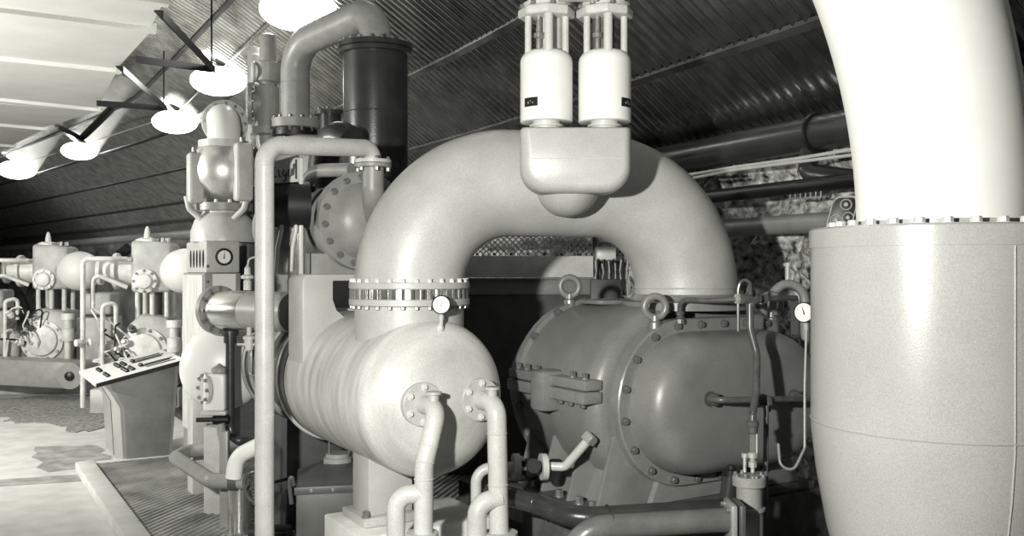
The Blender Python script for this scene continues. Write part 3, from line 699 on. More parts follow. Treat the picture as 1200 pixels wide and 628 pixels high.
for py in (221, 231): build('rail', MB().cyl(P(925, py + 2, 7.1), P(962, py, 6.8), .008, 6), MIDG, t)
for k in range(7): build('rung', MB().cyl(P(926 + k * 6, 223, 7.09 - k * .05), P(926 + k * 6, 232, 7.09 - k * .05), .006, 6), MIDG, t)
t = thing('socket_block', 'black block with three round sockets above the grey tank', 'socket block', P(985, 250, 6.6))
c = P(987, 250, 6.5); n = V((-.35, -.93, 0)).normalized(); sx = V((-n.y, n.x, 0))
lp = [c + sx * x + V((x * .35, 0, z))*1.0 for x, z in rrect(-.09, .09, -.115, .115, .05, .05)]
lp = [c + sx * (x + z * .25) + V((0, 0, z)) for x, z in rrect(-.085, .085, -.12, .12, .05, .05)]
build('block_body', MB().extr(lp, -n * .16), BLACK, t, bev=.01)
lp2 = [[c + n * h + sx * ((x + z * .25) * k) + V((0, 0, z * k)) for x, z in rrect(-.085, .085, -.12, .12, .05, .05)] for h, k in ((.0, 1.0), (.012, 1.0), (.012, .9), (.002, .88))]
build('face_rim', MB().loft(lp2, False, False), MIDG, t, sharp=30)
for x, z in ((.01, .06), (-.03, -.045), (.045, -.03)):
    q = c + sx * (x + z * .25) + V((0, 0, z)) + n * .004
    so = build('socket', MB().torus(q, n, .036, .006, 24, 6), MIDG, t)
    build('pin', MB().lathe([(.016, 0), (.014, .012), (0, .02)], q, n, 12), PIPEG, so)
t = thing('return_bend', 'dark U-shaped pipe bend standing against the rock wall', 'pipe', P(923, 352, 6.6))
build('bend', MB().torus(P(924, 352, 6.6), (0.2, -1, 0), .105, .034, 24, 12, 0 - .1, PI + .1) if False else MB().tube([P(905, 420, 6.6), P(905, 352, 6.6)] + [P(924, 352, 6.6) + V((-.114 * math.cos(a), 0, .114 * math.sin(a))) for a in [PI * k / 10 for k in range(11)]] + [P(943, 420, 6.6)], .034, None, 12), MIDG, t, sharp=60)
mb = MB(); mb.cyl(P(923, 336, 6.75), P(923, 312, 6.75), .018, 10).cyl(P(923, 312, 6.75), P(923, 308, 6.75), .03, 10); o = build('vent_stub', mb, PIPEG, None); tag(o, 'short white stub pipe above the dark U-bend', 'pipe')

# ------------------------------------------------------------------ guard screen seen through the arch
GX0, GX1, GY = P(520, 0, 8.75).x, P(697, 0, 8.75).x, 8.75
gz = lambda py: EYE - (py - HOR) / F * GY
t = thing('guard_screen', 'long guard screen with pale rail and wire mesh behind arch', 'screen', V(((GX0 + GX1) / 2, GY, 0)))
build('lower_panel', MB().box(GX0, GX1, GY + .03, GY + .05, 0, gz(345)), DARKG, t, bev=.003)
build('upper_panel', MB().box(GX0, GX1, GY + .015, GY + .05, gz(345), gz(327)), MIDG, t, bev=.003)
build('pale_rail', MB().box(GX0, GX1, GY - .02, GY + .05, gz(325), gz(300)), CONCW, t, bev=.006)
build('rail_lip', MB().box(GX0, GX1, GY - .035, GY + .05, gz(327.5), gz(325.5)), MIDG, t, bev=.003)
bolts(t, [V((GX0 + (GX1 - GX0) * k / 9, GY, gz(299))) for k in range(1, 9)], (0, 0, 1), .012, .02, BLACK)
mm = MB(); hgt = .42; z0 = gz(300)
n_ = int((GX1 - GX0 + hgt) / .055)
for k in range(n_):
    for s_ in (1, -1):
        x0 = GX0 - hgt + k * .055 if s_ > 0 else GX0 + k * .055
        a_, b_ = V((x0, 0, 0)), V((x0 + s_ * hgt, 0, hgt))
        t0, t1 = 0.0, 1.0
        for lim, lo in ((GX0, True), (GX1, False)):
            f0 = (lim - a_.x) / (b_.x - a_.x)
            if (s_ > 0) == lo: t0 = max(t0, f0)
            else: t1 = min(t1, f0)
        if t1 - t0 > .02:
            p0, p1 = a_.lerp(b_, t0), a_.lerp(b_, t1); mm.cyl(V((p0.x, GY + .02 + .004 * s_, z0 + p0.z)), V((p1.x, GY + .02 + .004 * s_, z0 + p1.z)), .005, 4)
build('wire_mesh', mm, PIPEG, t, kind='stuff')
build('end_post', MB().box(GX1 - .02, GX1 + .02, GY - .02, GY + .05, 0, z0 + hgt), DARKG, t, bev=.004)
mb = MB(); a_ = P(699, 305, 8.55); b_ = P(722, 289, 8.55); mb.box(a_.x, b_.x, 8.55, 8.7, a_.z, b_.z); o = build('junction_box', mb, WHITE, None, bev=.01); tag(o, 'small white box at right end of the guard screen', 'box')
t = thing('cable_bundle', 'ragged dark bundle of cable tails below the small white box', 'cables', P(714, 350, 8.55))
for k in range(26):
    x = 698 + k * 1.5; mb = MB(); mb.tube([P(x, 306 + random.uniform(-3, 3), 8.5 + random.uniform(-.03, .05)), P(x + random.uniform(-2, 2), 318, 8.48), P(x + random.uniform(-3, 3), 346, 8.5)], .009, None, 5); build('cable_tail', mb, BLACK if k % 5 else PIPEG, t)
mb = MB(); a_ = P(692, 346, 8.4); b_ = P(728, 327, 8.4); mb.box(a_.x, b_.x, 8.4, 8.48, 0, b_.z); o = build('terminal_pillar', mb, DARKG, None, bev=.01); tag(o, 'squat dark pillar under the cable tails behind the blower', 'pillar')

# ------------------------------------------------------------------ second drum and cooler behind the silver vessel
t = thing('cooler_drum', 'dark ringed drum behind the tall pale standpipe', 'drum', FV @ V((0, 1.25, 0)), 31)
build('drum_shell', MB(FV).lathe([(0, 1.26), (.40, 1.26), (.40, 1.5), (.42, 1.52), (.42, 2.3), (0, 2.3)], (0, 0, VZ), (0, 1, 0), 56), DARKG, t, sharp=30)
for v in (1.62, 1.72, 2.0, 2.22): build('ring', MB(FV).torus((0, v, VZ), (0, 1, 0), .425, .018, 56, 8), MIDG, t)
build('stand', MB(FV).box(-.3, .3, 1.5, 2.0, 0, .9), DARKG, t, bev=.01)
HC_ = P(427, 259, 6.9); HD = V((math.sin(math.radians(36)), -math.cos(math.radians(36)), 0))
t = thing('heat_exchanger', 'grey heat exchanger with bolted dome end above the vessel', 'heat exchanger', HC_ - V((0, 0, .4)))
build('shell', MB().lathe([(.29, .05), (.29, 1.5), (0, 1.5)], HC_, -HD, 48), MIDG, t, sharp=30)
build('rear_flange', MB().lathe([(.29, .04), (.36, .045), (.36, .085), (.29, .09)], HC_, -HD, 48), MIDG, t, sharp=30)
build('front_flange', MB().lathe([(.2, -.012), (.36, -.012), (.365, -.005), (.365, .035), (.2, .04)], HC_, -HD, 48), MIDG, t, sharp=30)
build('dome', MB().lathe([(.285, .012), (.28, .02), (.25, .075), (.19, .125), (.10, .155), (0, .165)], HC_, HD, 48), MIDG, t, sharp=60)
bolts(t, ring_pts(HC_ + HD * .012, HD, .322, 16, .1), HD, .021, .026, BOLTM)
c = P(392, 300, 7.0)
build('support_box', MB(frame((c.x, c.y, 0), 31)).box(-.22, .36, -.08, .5, 1.69, 2.12), MIDG, t, bev=.008)
build('side_ring', MB().torus(HC_ - HD * .35, HD, .295, .014, 48, 8), DARKG, t)

# tall pale pipe in front, over and down into the dome
TP = V((P(310, 0, 5.9).x, 5.9, 0))
t = thing('tall_standpipe', 'tall pale pipe rising from floor and bending into the dome', 'pipe', TP)
top = P(310, 170, 5.9).z
eb = P(437, 172, 6.52)
build('riser', MB().tube([TP, TP + V((0, 0, top)), V((eb.x, eb.y, eb.z - .01)), V((eb.x, eb.y, P(0, 188, 6.52).z))], .060, [.13, .13], 26, 12), PIPEG, t, sharp=60)
build('weld_ring', MB().torus(TP + V((0, 0, top - .13)), (0, 0, 1), .061, .003, 26, 6), PIPEG, t)
f1 = V((eb.x, eb.y, P(0, 192, 6.52).z))
build('upper_flange', MB().lathe([(.05, .002), (.13, .002), (.13, .026), (.05, .03)], f1, (0, 0, 1), 28), PIPEG, t, sharp=30)
build('lower_flange', MB().lathe([(.05, -.03), (.13, -.026), (.13, -.002), (.05, -.002)], f1, (0, 0, 1), 28), MIDG, t, sharp=30)
bolts(t, ring_pts(f1 + V((0, 0, -.026)), (0, 0, 1), .108, 6, .4), (0, 0, -1), .016, .03, BOLTM)
bolts(t, ring_pts(f1 + V((0, 0, .026)), (0, 0, 1), .108, 6, .4), (0, 0, 1), .013, .022, BOLTM)
build('drop_leg', MB().tube([f1, V((eb.x, eb.y, P(0, 228, 6.52).z)), HC_ + HD * .08 + V((.05, 0, -.02))], .078, .10, 24), MIDG, t, sharp=60)
# dark edge strip behind the riser
mb = MB(); mb.box(TP.x - .075, TP.x - .045, TP.y + .10, TP.y + .13, 0, P(0, 395, 6.0).z); o = build('cable_conduit', mb, DARKG, None, bev=.004); tag(o, 'thin dark conduit strip tight behind the tall pale pipe', 'conduit')

# swan-neck pipe on the flange of the exchanger
t = thing('swan_neck_pipe', 'small grey bent pipe behind the tall standpipe flange', 'pipe', P(380, 205, 7.3))
build('bent_pipe', MB().tube([P(357, 245, 7.3), P(357, 200, 7.3), P(412, 199, 7.05)], .052, .17, 18), MIDG, t, sharp=60)
build('foot_flange', MB().lathe([(.03, -.02), (.085, -.02), (.085, .02), (.03, .02)], P(357, 222, 7.3), (0, 0, 1), 20), BLACK, t, sharp=30)

# ------------------------------------------------------------------ tall dark cylinder with crossover pipe at top
DC = V((P(440, 0, 8.5).x, 8.5, 0)); dz = lambda py: EYE - (py - HOR) / F * 8.5
t = thing('dark_column_vessel', 'tall glossy dark upright cylinder with bolted top flange', 'vessel', DC)
build('shell', MB().lathe([(.24, 0), (.24, 1.6), (.29, 1.75), (.29, dz(62)), (0, dz(62))], DC, (0, 0, 1), 56), DARKP, t, sharp=30)
build('lower_top_flange', MB().lathe([(.28, dz(66)), (.33, dz(65)), (.33, dz(60)), (.28, dz(60))], DC, (0, 0, 1), 56), DARKP, t, sharp=30)
build('upper_top_flange', MB().lathe([(.28, dz(59)), (.335, dz(59)), (.335, dz(53)), (.0, dz(53))], DC, (0, 0, 1), 56), DARKP, t, sharp=30)
bolts(t, ring_pts(DC + V((0, 0, dz(53))), (0, 0, 1), .305, 20), (0, 0, 1), .019, .03, BOLTM)
build('weld_seam', MB().torus(DC + V((0, 0, dz(134))), (0, 0, 1), .291, .005, 56, 6), DARKP, t)
LC = V((P(346, 0, 9.3).x, 9.3, 0)); lz = lambda py: EYE - (py - HOR) / F * 9.3
t = thing('gooseneck_pipe', 'grey gooseneck pipe arching from dark column to flanged base', 'pipe', LC + V((0, 0, lz(148))))
build('gooseneck', MB().tube([DC + V((0, 0, dz(53))), DC + V((0, 0, 4.36)), V((LC.x, LC.y, 4.22)), LC + V((0, 0, lz(148)))], .142, [.22, .30], 30, 12), MIDG, t, sharp=60)
build('weld_ring', MB().torus(LC + V((0, 0, lz(98))), (0, 0, 1), .143, .004, 30, 6), MIDG, t)
build('base_flange', MB().lathe([(.14, lz(152)), (.245, lz(151)), (.245, lz(141)), (.14, lz(139))], LC, (0, 0, 1), 40), MIDG, t, sharp=30)
bolts(t, ring_pts(LC + V((0, 0, lz(141))), (0, 0, 1), .21, 12), (0, 0, 1), .017, .03, BOLTM)
bolts(t, ring_pts(LC + V((0, 0, lz(151.5))), (0, 0, 1), .21, 12), (0, 0, -1), .017, .035, BOLTD)
t = thing('intake_cylinder', 'pale upright cylinder under the gooseneck base flange', 'cylinder', LC)
build('top_ring', MB().lathe([(.20, lz(160)), (.22, lz(160)), (.22, lz(152.2)), (.20, lz(152.2))], LC, (0, 0, 1), 40), BLACK, t, sharp=30)
build('barrel', MB().lathe([(.36, 0), (.36, lz(215)), (.35, lz(195)), (.32, lz(178)), (.26, lz(165)), (.2, lz(160)), (0, lz(160))], LC + V((.12, .05, 0)), (0, 0, 1), 48), PIPEG, t, sharp=40)
# small dark elbow and pot between
t = thing('relief_pot', 'small dark flanged pot beside the dark column', 'valve', P(386, 150, 8.9))
q = P(387, 165, 8.9); build('pot', MB().lathe([(.10, 0), (.10, .24), (.15, .24), (.15, .28), (.1, .285), (0, .285)], q, (0, 0, 1), 24), DARKP, t, sharp=30)
bolts(t, ring_pts(q + V((0, 0, .28)), (0, 0, 1), .125, 8), (0, 0, 1), .014, .025, BOLTD)
build('drip_neck', MB().cyl(q - V((0, 0, .8)), q, .06, 14), DARKP, t)
t = thing('dark_elbow_pipe', 'wide dark elbow pipe behind the tall standpipe bend', 'pipe', P(385, 190, 8.2))
build('elbow', MB().tube([P(378, 300, 8.0), P(378, 205, 8.0), P(382, 172, 8.0), P(396, 158, 7.9), P(412, 166, 7.8)], .13, .16, 24), DARKP, t, sharp=60)

# ------------------------------------------------------------------ nameplate guard panel
t = thing('belt_guard', 'pale panel with raised lettering beside the tall pale pipe', 'guard', P(338, 318, 6.55))
Fg = frame((P(318, 0, 6.5).x, 6.5, 0), 20); pz = lambda py: EYE - (py - HOR) / F * 6.55
build('panel', MB(Fg).box(0, .235, 0, .03, pz(322), pz(218)), STEEL, t, bev=.006)
build('side_frame', MB(Fg).box(.185, .215, -.03, .0, pz(322), pz(184)), PIPEG, t, bev=.006)
npm = build('name_plate', MB(Fg).extr([(-.01, -.025, pz(217)), (.185, -.025, pz(213)), (.185, -.025, pz(181)), (-.01, -.025, pz(192))], (0, .03, 0)), PIPEG, t, bev=.004)
lt = MB(Fg); zc_ = pz(203)
def stroke(pts, r=.0055): lt.tube([(x, -.027, zc_ + z) for x, z in pts], r, .01, 6)
stroke([(.02, .035), (.012, .0), (.02, -.035), (.035, -.03)]); stroke([(.045, .02), (.05, -.03), (.065, -.03)])
stroke([(.085, .02), (.072, .0), (.08, -.025), (.095, -.02), (.10, .02), (.095, -.055), (.075, -.06)])
stroke([(.115, .025), (.112, -.02), (.125, -.028), (.132, -.01), (.135, .03)]); stroke([(.15, .065), (.145, -.01), (.132, -.015)], .008)
build('raised_lettering', lt, DARKG, npm)
build('dark_bar', MB(Fg).box(.158, .170, -.034, -.022, pz(210), pz(187)), BLACK, npm)
build('dark_drum', MB(Fg).lathe([(.17, -.0), (.17, .34)], (-.08, .06, pz(240)), (1, 0, 0), 32), BLACK, t, sharp=30)
for x in (.03, .13): build('pipe_coil', MB(Fg).tube([(x, -.015, pz(318)), (x + .01, -.02, pz(290)), (x + .035, -.02, pz(270)), (x + .035, -.02, pz(255))], .016, .08, 10), PIPEG, t, sharp=60)

# dark cradle steel behind the saddle bracket
mb = MB(frame((P(352, 0, 7.0).x, 7.0, 0), 31)); mb.box(.12, .32, -.05, .02, 1.66, 1.92); o = build('cradle_beam', mb, BLACK, None, bev=.01); tag(o, 'black steel block visible through the saddle bracket notch', 'bracket')

# ------------------------------------------------------------------ oil tank box low in front
Fo = frame((P(347, 0, 6.2).x, 6.2, 0), 12); oz = lambda py: EYE - (py - HOR) / F * 6.3
t = thing('oil_tank', 'dark square oil tank with sloping lid under the silver vessel', 'tank', Fo @ V((.3, .3, 0)), 12)
build('tank_body', MB(Fo).box(0, .62, 0, .6, 0, oz(567)), DARKG, t, bev=.01)
zt = oz(567)
build('sloping_lid', MB(Fo).loft([[V((.01, .01, zt)), V((.61, .01, zt)), V((.61, .59, zt)), V((.01, .59, zt))], [V((.20, .2, zt + .10)), V((.36, .2, zt + .10)), V((.36, .4, zt + .10)), V((.20, .4, zt + .10))]]), DARKG, t, bev=.004)
build('filler_cap', MB(Fo).lathe([(.10, zt + .09), (.10, zt + .13), (.085, zt + .135), (.085, zt + .16), (0, zt + .16)], (.28, .3, 0), (0, 0, 1), 24), MIDG, t, sharp=30)
build('rim_angle', MB(Fo).box(-.012, .632, -.012, .0, zt - .05, zt), DARKG, t, bev=.003)
bolts(t, [Fo @ V((.1 + k * .14, -.012, zt - .025)) for k in range(4)], Fo.to_3x3() @ V((0, -1, 0)), .010, .012, BOLTM)
build('lid_cock', MB(Fo).lathe([(.012, zt + .16), (.012, zt + .2), (.022, zt + .205), (.022, zt + .23), (.008, zt + .24), (.008, zt + .27)], (.36, .32, 0), (0, 0, 1), 10), BOLTM, t, sharp=30)
build('lid_rod', MB(Fo).cyl((.22, .3, zt + .15), (.22, .3, zt + .28), .006, 8), BOLTM, t)
build('side_handle', MB(Fo).tube([(-.03, .05, zt - .12), (-.045, .05, zt + .02), (-.03, .05, zt + .08), (-.015, .05, zt - .0)], .014, .03, 8), DARKG, t)
#PART3
# ------------------------------------------------------------------ middle compressor behind the standpipe
FC = frame((-2.80, 8.6, 0), 31); mz = lambda py: EYE - (py - HOR) / F * 8.7
t = thing('gauge_cabinet', 'tall pale instrument cabinet with round black-rimmed dial', 'cabinet', FC @ V((.15, .4, 0)), 31)
build('lower_body', MB(FC).box(-.02, .31, 0, .88, .05, mz(320)), MIDG, t, bev=.008)
build('upper_body', MB(FC).box(.0, .31, .02, .85, mz(320), mz(282)), mat('cabinet_paint', .46, .4, 0, .1, 6, .01), t, bev=.02)
build('side_board', MB(FC).box(-.035, -.02, .02, .86, .45, mz(322)), mat('pale_board', .5, .7, 0, .25, 5, .03, 40, streak=(1, 6, .5)), t, bev=.003)
for k in range(5): build('vent_slot', MB(FC).extr([(-.003, .12 + k * .13 + .035 * math.cos(a), mz(303) + .085 * math.sin(a)) for a in [2 * PI * j / 16 for j in range(16)]], (.01, 0, 0)), BLACK, t)
build('white_card', MB(FC).box(.055, .265, -.006, .0, mz(345), mz(321)), WHITE, t)
for z in (312, 330): bolts(t, [FC @ V((.012, 0, mz(z)))], -AX, .012, .015, BOLTD)
gauge(FC @ V((.165, -.002 + .02, mz(301))), -AX, .082, 'round black-rimmed dial on the pale instrument cabinet', depth=.02, needle=.1, rimw=.26)
cc = FC @ V((.27, .45, 0)); yz = lambda py: EYE - (py - HOR) / F * cc.y
t = thing('compressor_cylinder', 'bright ribbed compressor cylinder on top of the instrument cabinet', 'cylinder', cc + V((0, 0, yz(283))))
build('lower_cone', MB().lathe([(.31, yz(284)), (.31, yz(272)), (.27, yz(258)), (.20, yz(250)), (.20, yz(244))], cc, (0, 0, 1), 40), PIPEG, t, sharp=40)
build('lower_flange', MB().lathe([(.2, yz(248)), (.27, yz(247.5)), (.27, yz(239)), (.2, yz(238))], cc, (0, 0, 1), 40), MIDG, t, sharp=30)
bolts(t, ring_pts(cc + V((0, 0, yz(239))), (0, 0, 1), .24, 12), (0, 0, 1), .018, .03, BOLTL)
build('barrel', MB().lathe([(.16, yz(238)), (.20, yz(230)), (.30, yz(215)), (.315, yz(200)), (.30, yz(188)), (.25, yz(176)), (.19, yz(171))], cc, (0, 0, 1), 44), mat('silver_metal', .75, .38, .8, .1, 8, .01), t, sharp=60)
for dx, dy, w_, h0, h1 in ((-.31, .04, .055, 242, 190), (-.21, -.20, .075, 240, 182), (.25, -.22, .085, 238, 171)):
    q = cc + V((dx, dy, 0)); build('valve_cover', MB(frame((q.x, q.y, 0), 31)).box(-w_, w_, -.07, .07, yz(h0), yz(h1)), PIPEG, t, bev=.035, seg=3)
    bolts(t, [V((q.x, q.y - .04, yz(h1)))], (0, 0, 1), .02, .05, BOLTM)
build('upper_flange', MB().lathe([(.15, yz(175)), (.24, yz(174)), (.24, yz(166)), (.15, yz(165))], cc, (0, 0, 1), 40), PIPEG, t, sharp=30)
bolts(t, ring_pts(cc + V((0, 0, yz(174))), (0, 0, 1), .21, 12), (0, 0, -1), .02, .05, BOLTD)
for dx in (-.26, .26):
    build('side_pipe', MB().tube([cc + V((dx * .6, -.2, yz(258))), cc + V((dx, -.22, yz(246))), cc + V((dx * 1.1, -.22, yz(232)))], .03, .05, 12), PIPEG, t)
t = thing('head_elbow', 'bright white elbow pipe with round flange on compressor cylinder', 'pipe', cc + V((0, 0, yz(166))))
eb = cc + V((0, .05, yz(140)))
build('elbow', MB().tube([cc + V((0, 0, yz(167))), cc + V((0, 0, yz(138))), cc + V((-.09, .22, yz(138)))], .155, .16, 30, 12), WHITE, t, sharp=60)
build('round_flange', MB().lathe([(.13, -.02), (.225, -.02), (.225, .025), (.13, .03)], cc + V((-.05, .2, yz(140))), AX, 40), PIPEG, t, sharp=30)
bolts(t, ring_pts(cc + V((-.05, .2, yz(140))) - AX * .02, -AX, .19, 12), -AX, .014, .025, BOLTM)
# stop valves to the right of it
vc = P(313, 0, 9.6); vc.z = 0; vz = lambda py: EYE - (py - HOR) / F * 9.6
t = thing('stop_valve', 'grey upright stop valve with bonnet beside the gooseneck', 'valve', vc + V((0, 0, vz(165))))
build('valve_body', MB().lathe([(.11, vz(240)), (.11, vz(160)), (.17, vz(158)), (.17, vz(150)), (.12, vz(149)), (.12, vz(103)), (.0, vz(103))], vc, (0, 0, 1), 32), MIDG, t, sharp=30)
build('side_flange', MB().lathe([(.05, -.10), (.10, -.10), (.12, .12), (.21, .13), (.21, .17), (.06, .18)], vc + V((-.02, -.0, vz(122))), (-.95, -.25, 0), 32), MIDG, t, sharp=30)
bolts(t, ring_pts(vc + V((-.155, -.04, vz(122))), (-.95, -.25, 0), .17, 10), (.95, .25, 0), .016, .03, BOLTM)
build('bonnet', MB().lathe([(.09, vz(103)), (.09, vz(98)), (.13, vz(96)), (.14, vz(75)), (.09, vz(73)), (.085, vz(42)), (.05, vz(40)), (0, vz(38))], vc + V((.01, 0, 0)), (0, 0, 1), 12), MIDG, t, sharp=30)
build('yoke_ring', MB().torus(vc + V((-.13, -.05, vz(86))), (.9, .3, 0), .10, .018, 24, 8), PIPEG, t)
vc2 = P(299, 0, 10.2); vc2.z = 0; vz2 = lambda py: EYE - (py - HOR) / F * 10.2
t = thing('stop_valve', 'farther slimmer grey valve stem behind the stop valve', 'valve', vc2 + V((0, 0, vz2(100))))
build('valve_body', MB().lathe([(.10, vz2(240)), (.10, vz2(100)), (.085, vz2(98)), (.085, vz2(66)), (.06, vz2(64)), (.06, vz2(56)), (0, vz2(54))], vc2, (0, 0, 1), 16), MIDG, t, sharp=30)
build('side_lug', MB().box(vc2.x - .13, vc2.x, vc2.y - .05, vc2.y + .05, vz2(66), vz2(60)), MIDG, t, bev=.01)
t = thing('flange_stack', 'grey bolted flange low beside the bright compressor cylinder', 'flange', P(290, 185, 9.65))
q = P(289, 185, 9.65); build('flange', MB().lathe([(.10, -.02), (.20, -.02), (.20, .07), (.10, .075)], q, (0, 0, 1), 28), MIDG, t, sharp=30)
bolts(t, ring_pts(q + V((0, 0, .07)), (0, 0, 1), .16, 8), (0, 0, 1), .016, .03, BOLTM)
build('barrel', MB().cyl(q - V((0, 0, 1.7)), q, .13, 20), DARKG, t)

# horizontal polished cylinder with flange
h0, h1 = P(256, 363, 7.55), P(345, 366, 6.95); hd = (h1 - h0).normalized()
t = thing('polished_cylinder', 'polished horizontal cylinder with large bolted flange', 'cylinder', h0 - V((0, 0, .2)))
L_ = (h1 - h0).length
build('barrel', MB().lathe([(0, .02), (.155, .02), (.155, L_ * .45), (.15, L_ * .46)], h0, hd, 40), STEEL, t, sharp=30)
build('dark_sleeve', MB().lathe([(.152, L_ * .45), (.152, L_), (0, L_)], h0, hd, 40), MIDG, t, sharp=30)
build('end_flange', MB().lathe([(0, -.025), (.195, -.025), (.195, .02), (0, .02)], h0, hd, 44), MIDG, t, sharp=30)
bolts(t, ring_pts(h0 + hd * .02, hd, .175, 12), hd, .014, .018, BOLTM)
build('bottom_collar', MB().lathe([(.05, 0), (.05, .06), (.065, .06), (.065, .10)], h0 + hd * .16 - V((0, 0, .26)), (0, 0, 1), 20), DARKP, t, sharp=30)
b0 = h0 + hd * .16 - V((0, 0, .2))
t = thing('dark_downpipe', 'dark pipe dropping from polished cylinder with low bend', 'pipe', V((b0.x, b0.y, P(0, 517, b0.y).z)))
build('pipe_run', MB().tube([b0 - V((0, 0, .02)), V((b0.x, b0.y, P(0, 517, b0.y).z)), P(318, 518, b0.y - .2)], .036, .12, 16), DARKP, t, sharp=60)
t = thing('drain_cock', 'small pale drain cock under the polished cylinder', 'valve', P(291, 405, 7.1))
q = P(292, 402, 7.05)
build('cock_body', MB().lathe([(.02, -.06), (.03, -.05), (.03, .03), (.045, .03), (.045, .05), (.018, .06), (.018, .12)], q, (0, 0, 1), 10), PIPEG, t, sharp=30)
build('lever', MB().cyl(q + V((-.09, 0, -.01)), q + V((.05, 0, -.01)), .010, 8), PIPEG, t)
build('drip_tube', MB().tube([q - V((0, 0, .05)), q - V((0, 0, .24)), q + V((.09, 0, -.25))], .009, .03, 8), BOLTM, t)
t = thing('oiler', 'small pale bottle-shaped oiler above the polished cylinder', 'oiler', P(290, 338, 7.2))
q = P(290, 340, 7.2)
build('oiler_body', MB().lathe([(.03, 0), (.03, .07), (.02, .08), (.05, .09), (.05, .11), (.025, .12), (.022, .17), (.008, .19)], q, (0, 0, 1), 14), PIPEG, t, sharp=30)
build('oiler_tube', MB().tube([q + V((0, 0, .18)), q + V((.01, 0, .24)), q + V((.10, .02, .27))], .007, .03, 8), PIPEG, t)

# white dome drum and valve under it
wc = P(262, 432, 7.9)
t = thing('white_dome_drum', 'bright white domed drum end beside the control desk', 'drum', V((wc.x, wc.y, 0)))
build('dome_shell', MB().lathe([(0, -.10)] + [(.36 * math.sin(a), .10 - .2 * math.cos(a)) for a in [PI / 2 * k / 10 for k in range(1, 11)]] + [(.36, .5), (0, .5)], wc, V((-.28, .96, 0)), 56), WHITE, t, sharp=50)
build('stand', MB(frame((wc.x, wc.y, 0), 31)).box(-.2, .1, .25, .45, 0, wc.z - .28), PIPEG, t, bev=.01)
t = thing('white_valve', 'white square valve body on the dome with bolted rim', 'valve', P(253, 458, 7.4))
q = P(254, 458, 7.45)
build('valve_body', MB().box(q.x - .085, q.x + .085, q.y - .08, q.y + .12, q.z - .15, q.z + .14), WHITE, t, bev=.02, seg=3)
build('top_cap', MB().lathe([(.05, .14), (.06, .15), (.06, .18), (.03, .20), (.0, .22)], q + V((.02, 0, 0)), (0, 0, 1), 20), MIDG, t, sharp=30)
build('rim', MB().lathe([(.05, 0), (.13, 0), (.13, .03), (.05, .03)], q + V((-.07, -.02, .02)), (-.8, -.6, 0), 20), PIPEG, t, sharp=30)
bolts(t, ring_pts(q + V((-.095, -.04, .02)), (-.8, -.6, 0), .105, 8), (-.8, -.6, 0), .013, .02, BOLTM)
build('foot_flange', MB().box(q.x - .1, q.x + .1, q.y - .1, q.y + .12, q.z - .18, q.z - .15), PIPEG, t, bev=.005)
build('cross_cock', MB().lathe([(.018, -.16), (.018, -.03), (.04, -.03), (.04, .09), (.02, .1)], q + V((.02, -.05, -.22)), (1, .1, 0), 12), BLACK, t, sharp=30)
t = thing('pale_pedestal', 'pale grey column standing under the white valve', 'column', V((q.x, q.y, 0)))
build('column', MB().box(q.x - .085, q.x + .08, q.y - .06, q.y + .08, .06, q.z - .28), PIPEG, t, bev=.006)
mb = MB(); q2 = q + V((.07, -.14, -.24)); mb.tube([q2, q2 + V((.03, 0, -.15)), V((q2.x + .03, q2.y, .1))], .035, .06, 12); o = build('hose', mb, MIDG, None); tag(o, 'grey hose hanging down in front of the pale column', 'hose')
mb = MB(); mb.box(P(263, 0, 7.0).x - .03, P(263, 0, 7.0).x + .03, 6.98, 7.04, .08, P(0, 505, 7.0).z); o = build('steel_post', mb, MIDG, None, bev=.006); tag(o, 'grey steel post rising from the tread plate', 'post')
t = thing('angled_pipe', 'grey pipe elbowing out over the tread plate', 'pipe', P(235, 555, 6.9))
build('pipe_run', MB().tube([P(300, 522, 7.6), P(222, 528, 7.75), P(205, 536, 7.55), P(247, 563, 6.75), P(288, 564, 6.7)], .055, [.08, .10, .10], 20), MIDG, t, sharp=60)
build('collar', MB().lathe([(.065, -.03), (.065, .03), (.05, .03)], P(274, 564, 6.72), (1, 0, 0), 20), DARKG, t, sharp=30)
t = thing('white_elbow', 'white painted elbow pipe left of the tall pale pipe', 'pipe', P(275, 555, 6.6))
build('elbow', MB().tube([P(274, 560, 6.65), P(277, 535, 6.65), P(312, 518, 6.6)], .058, .14, 20), WHITE, t, sharp=60)
t = thing('hand_wheel', 'thin dark handwheel half hidden by the tall pale pipe', 'wheel', P(297, 572, 6.4))
wq = P(300, 571, 6.4); wn = V((-.5, -.86, 0))
build('rim', MB().torus(wq, wn, .105, .010, 36, 8), OILY, t)
build('hub', MB().lathe([(.025, -.02), (.025, .02)], wq, wn, 14), OILY, t)
for a in (0.4, 2.5, 4.6):
    x, y, _ = basis(wn); build('spoke', MB().cyl(wq, wq + (x * math.cos(a) + y * math.sin(a)) * .105, .007, 6), OILY, t)
build('spindle', MB().cyl(wq + wn * .05, wq - wn * .3, .012, 8), OILY, t)
t = thing('pump_motor', 'polished upright pump body behind the handwheel', 'pump', P(283, 628, 6.7))
q = P(281, 600, 6.85); q.z = 0
build('body', MB().lathe([(.10, 0), (.10, .08), (.085, .09), (.085, .42), (.10, .43), (.10, .47), (.04, .50)], q, (0, 0, 1), 24), STEEL, t, sharp=30)
build('base_pipe', MB().tube([q + V((.1, -.1, .12)), q + V((.4, -.1, .12))], .05, None, 12), DARKP, t)

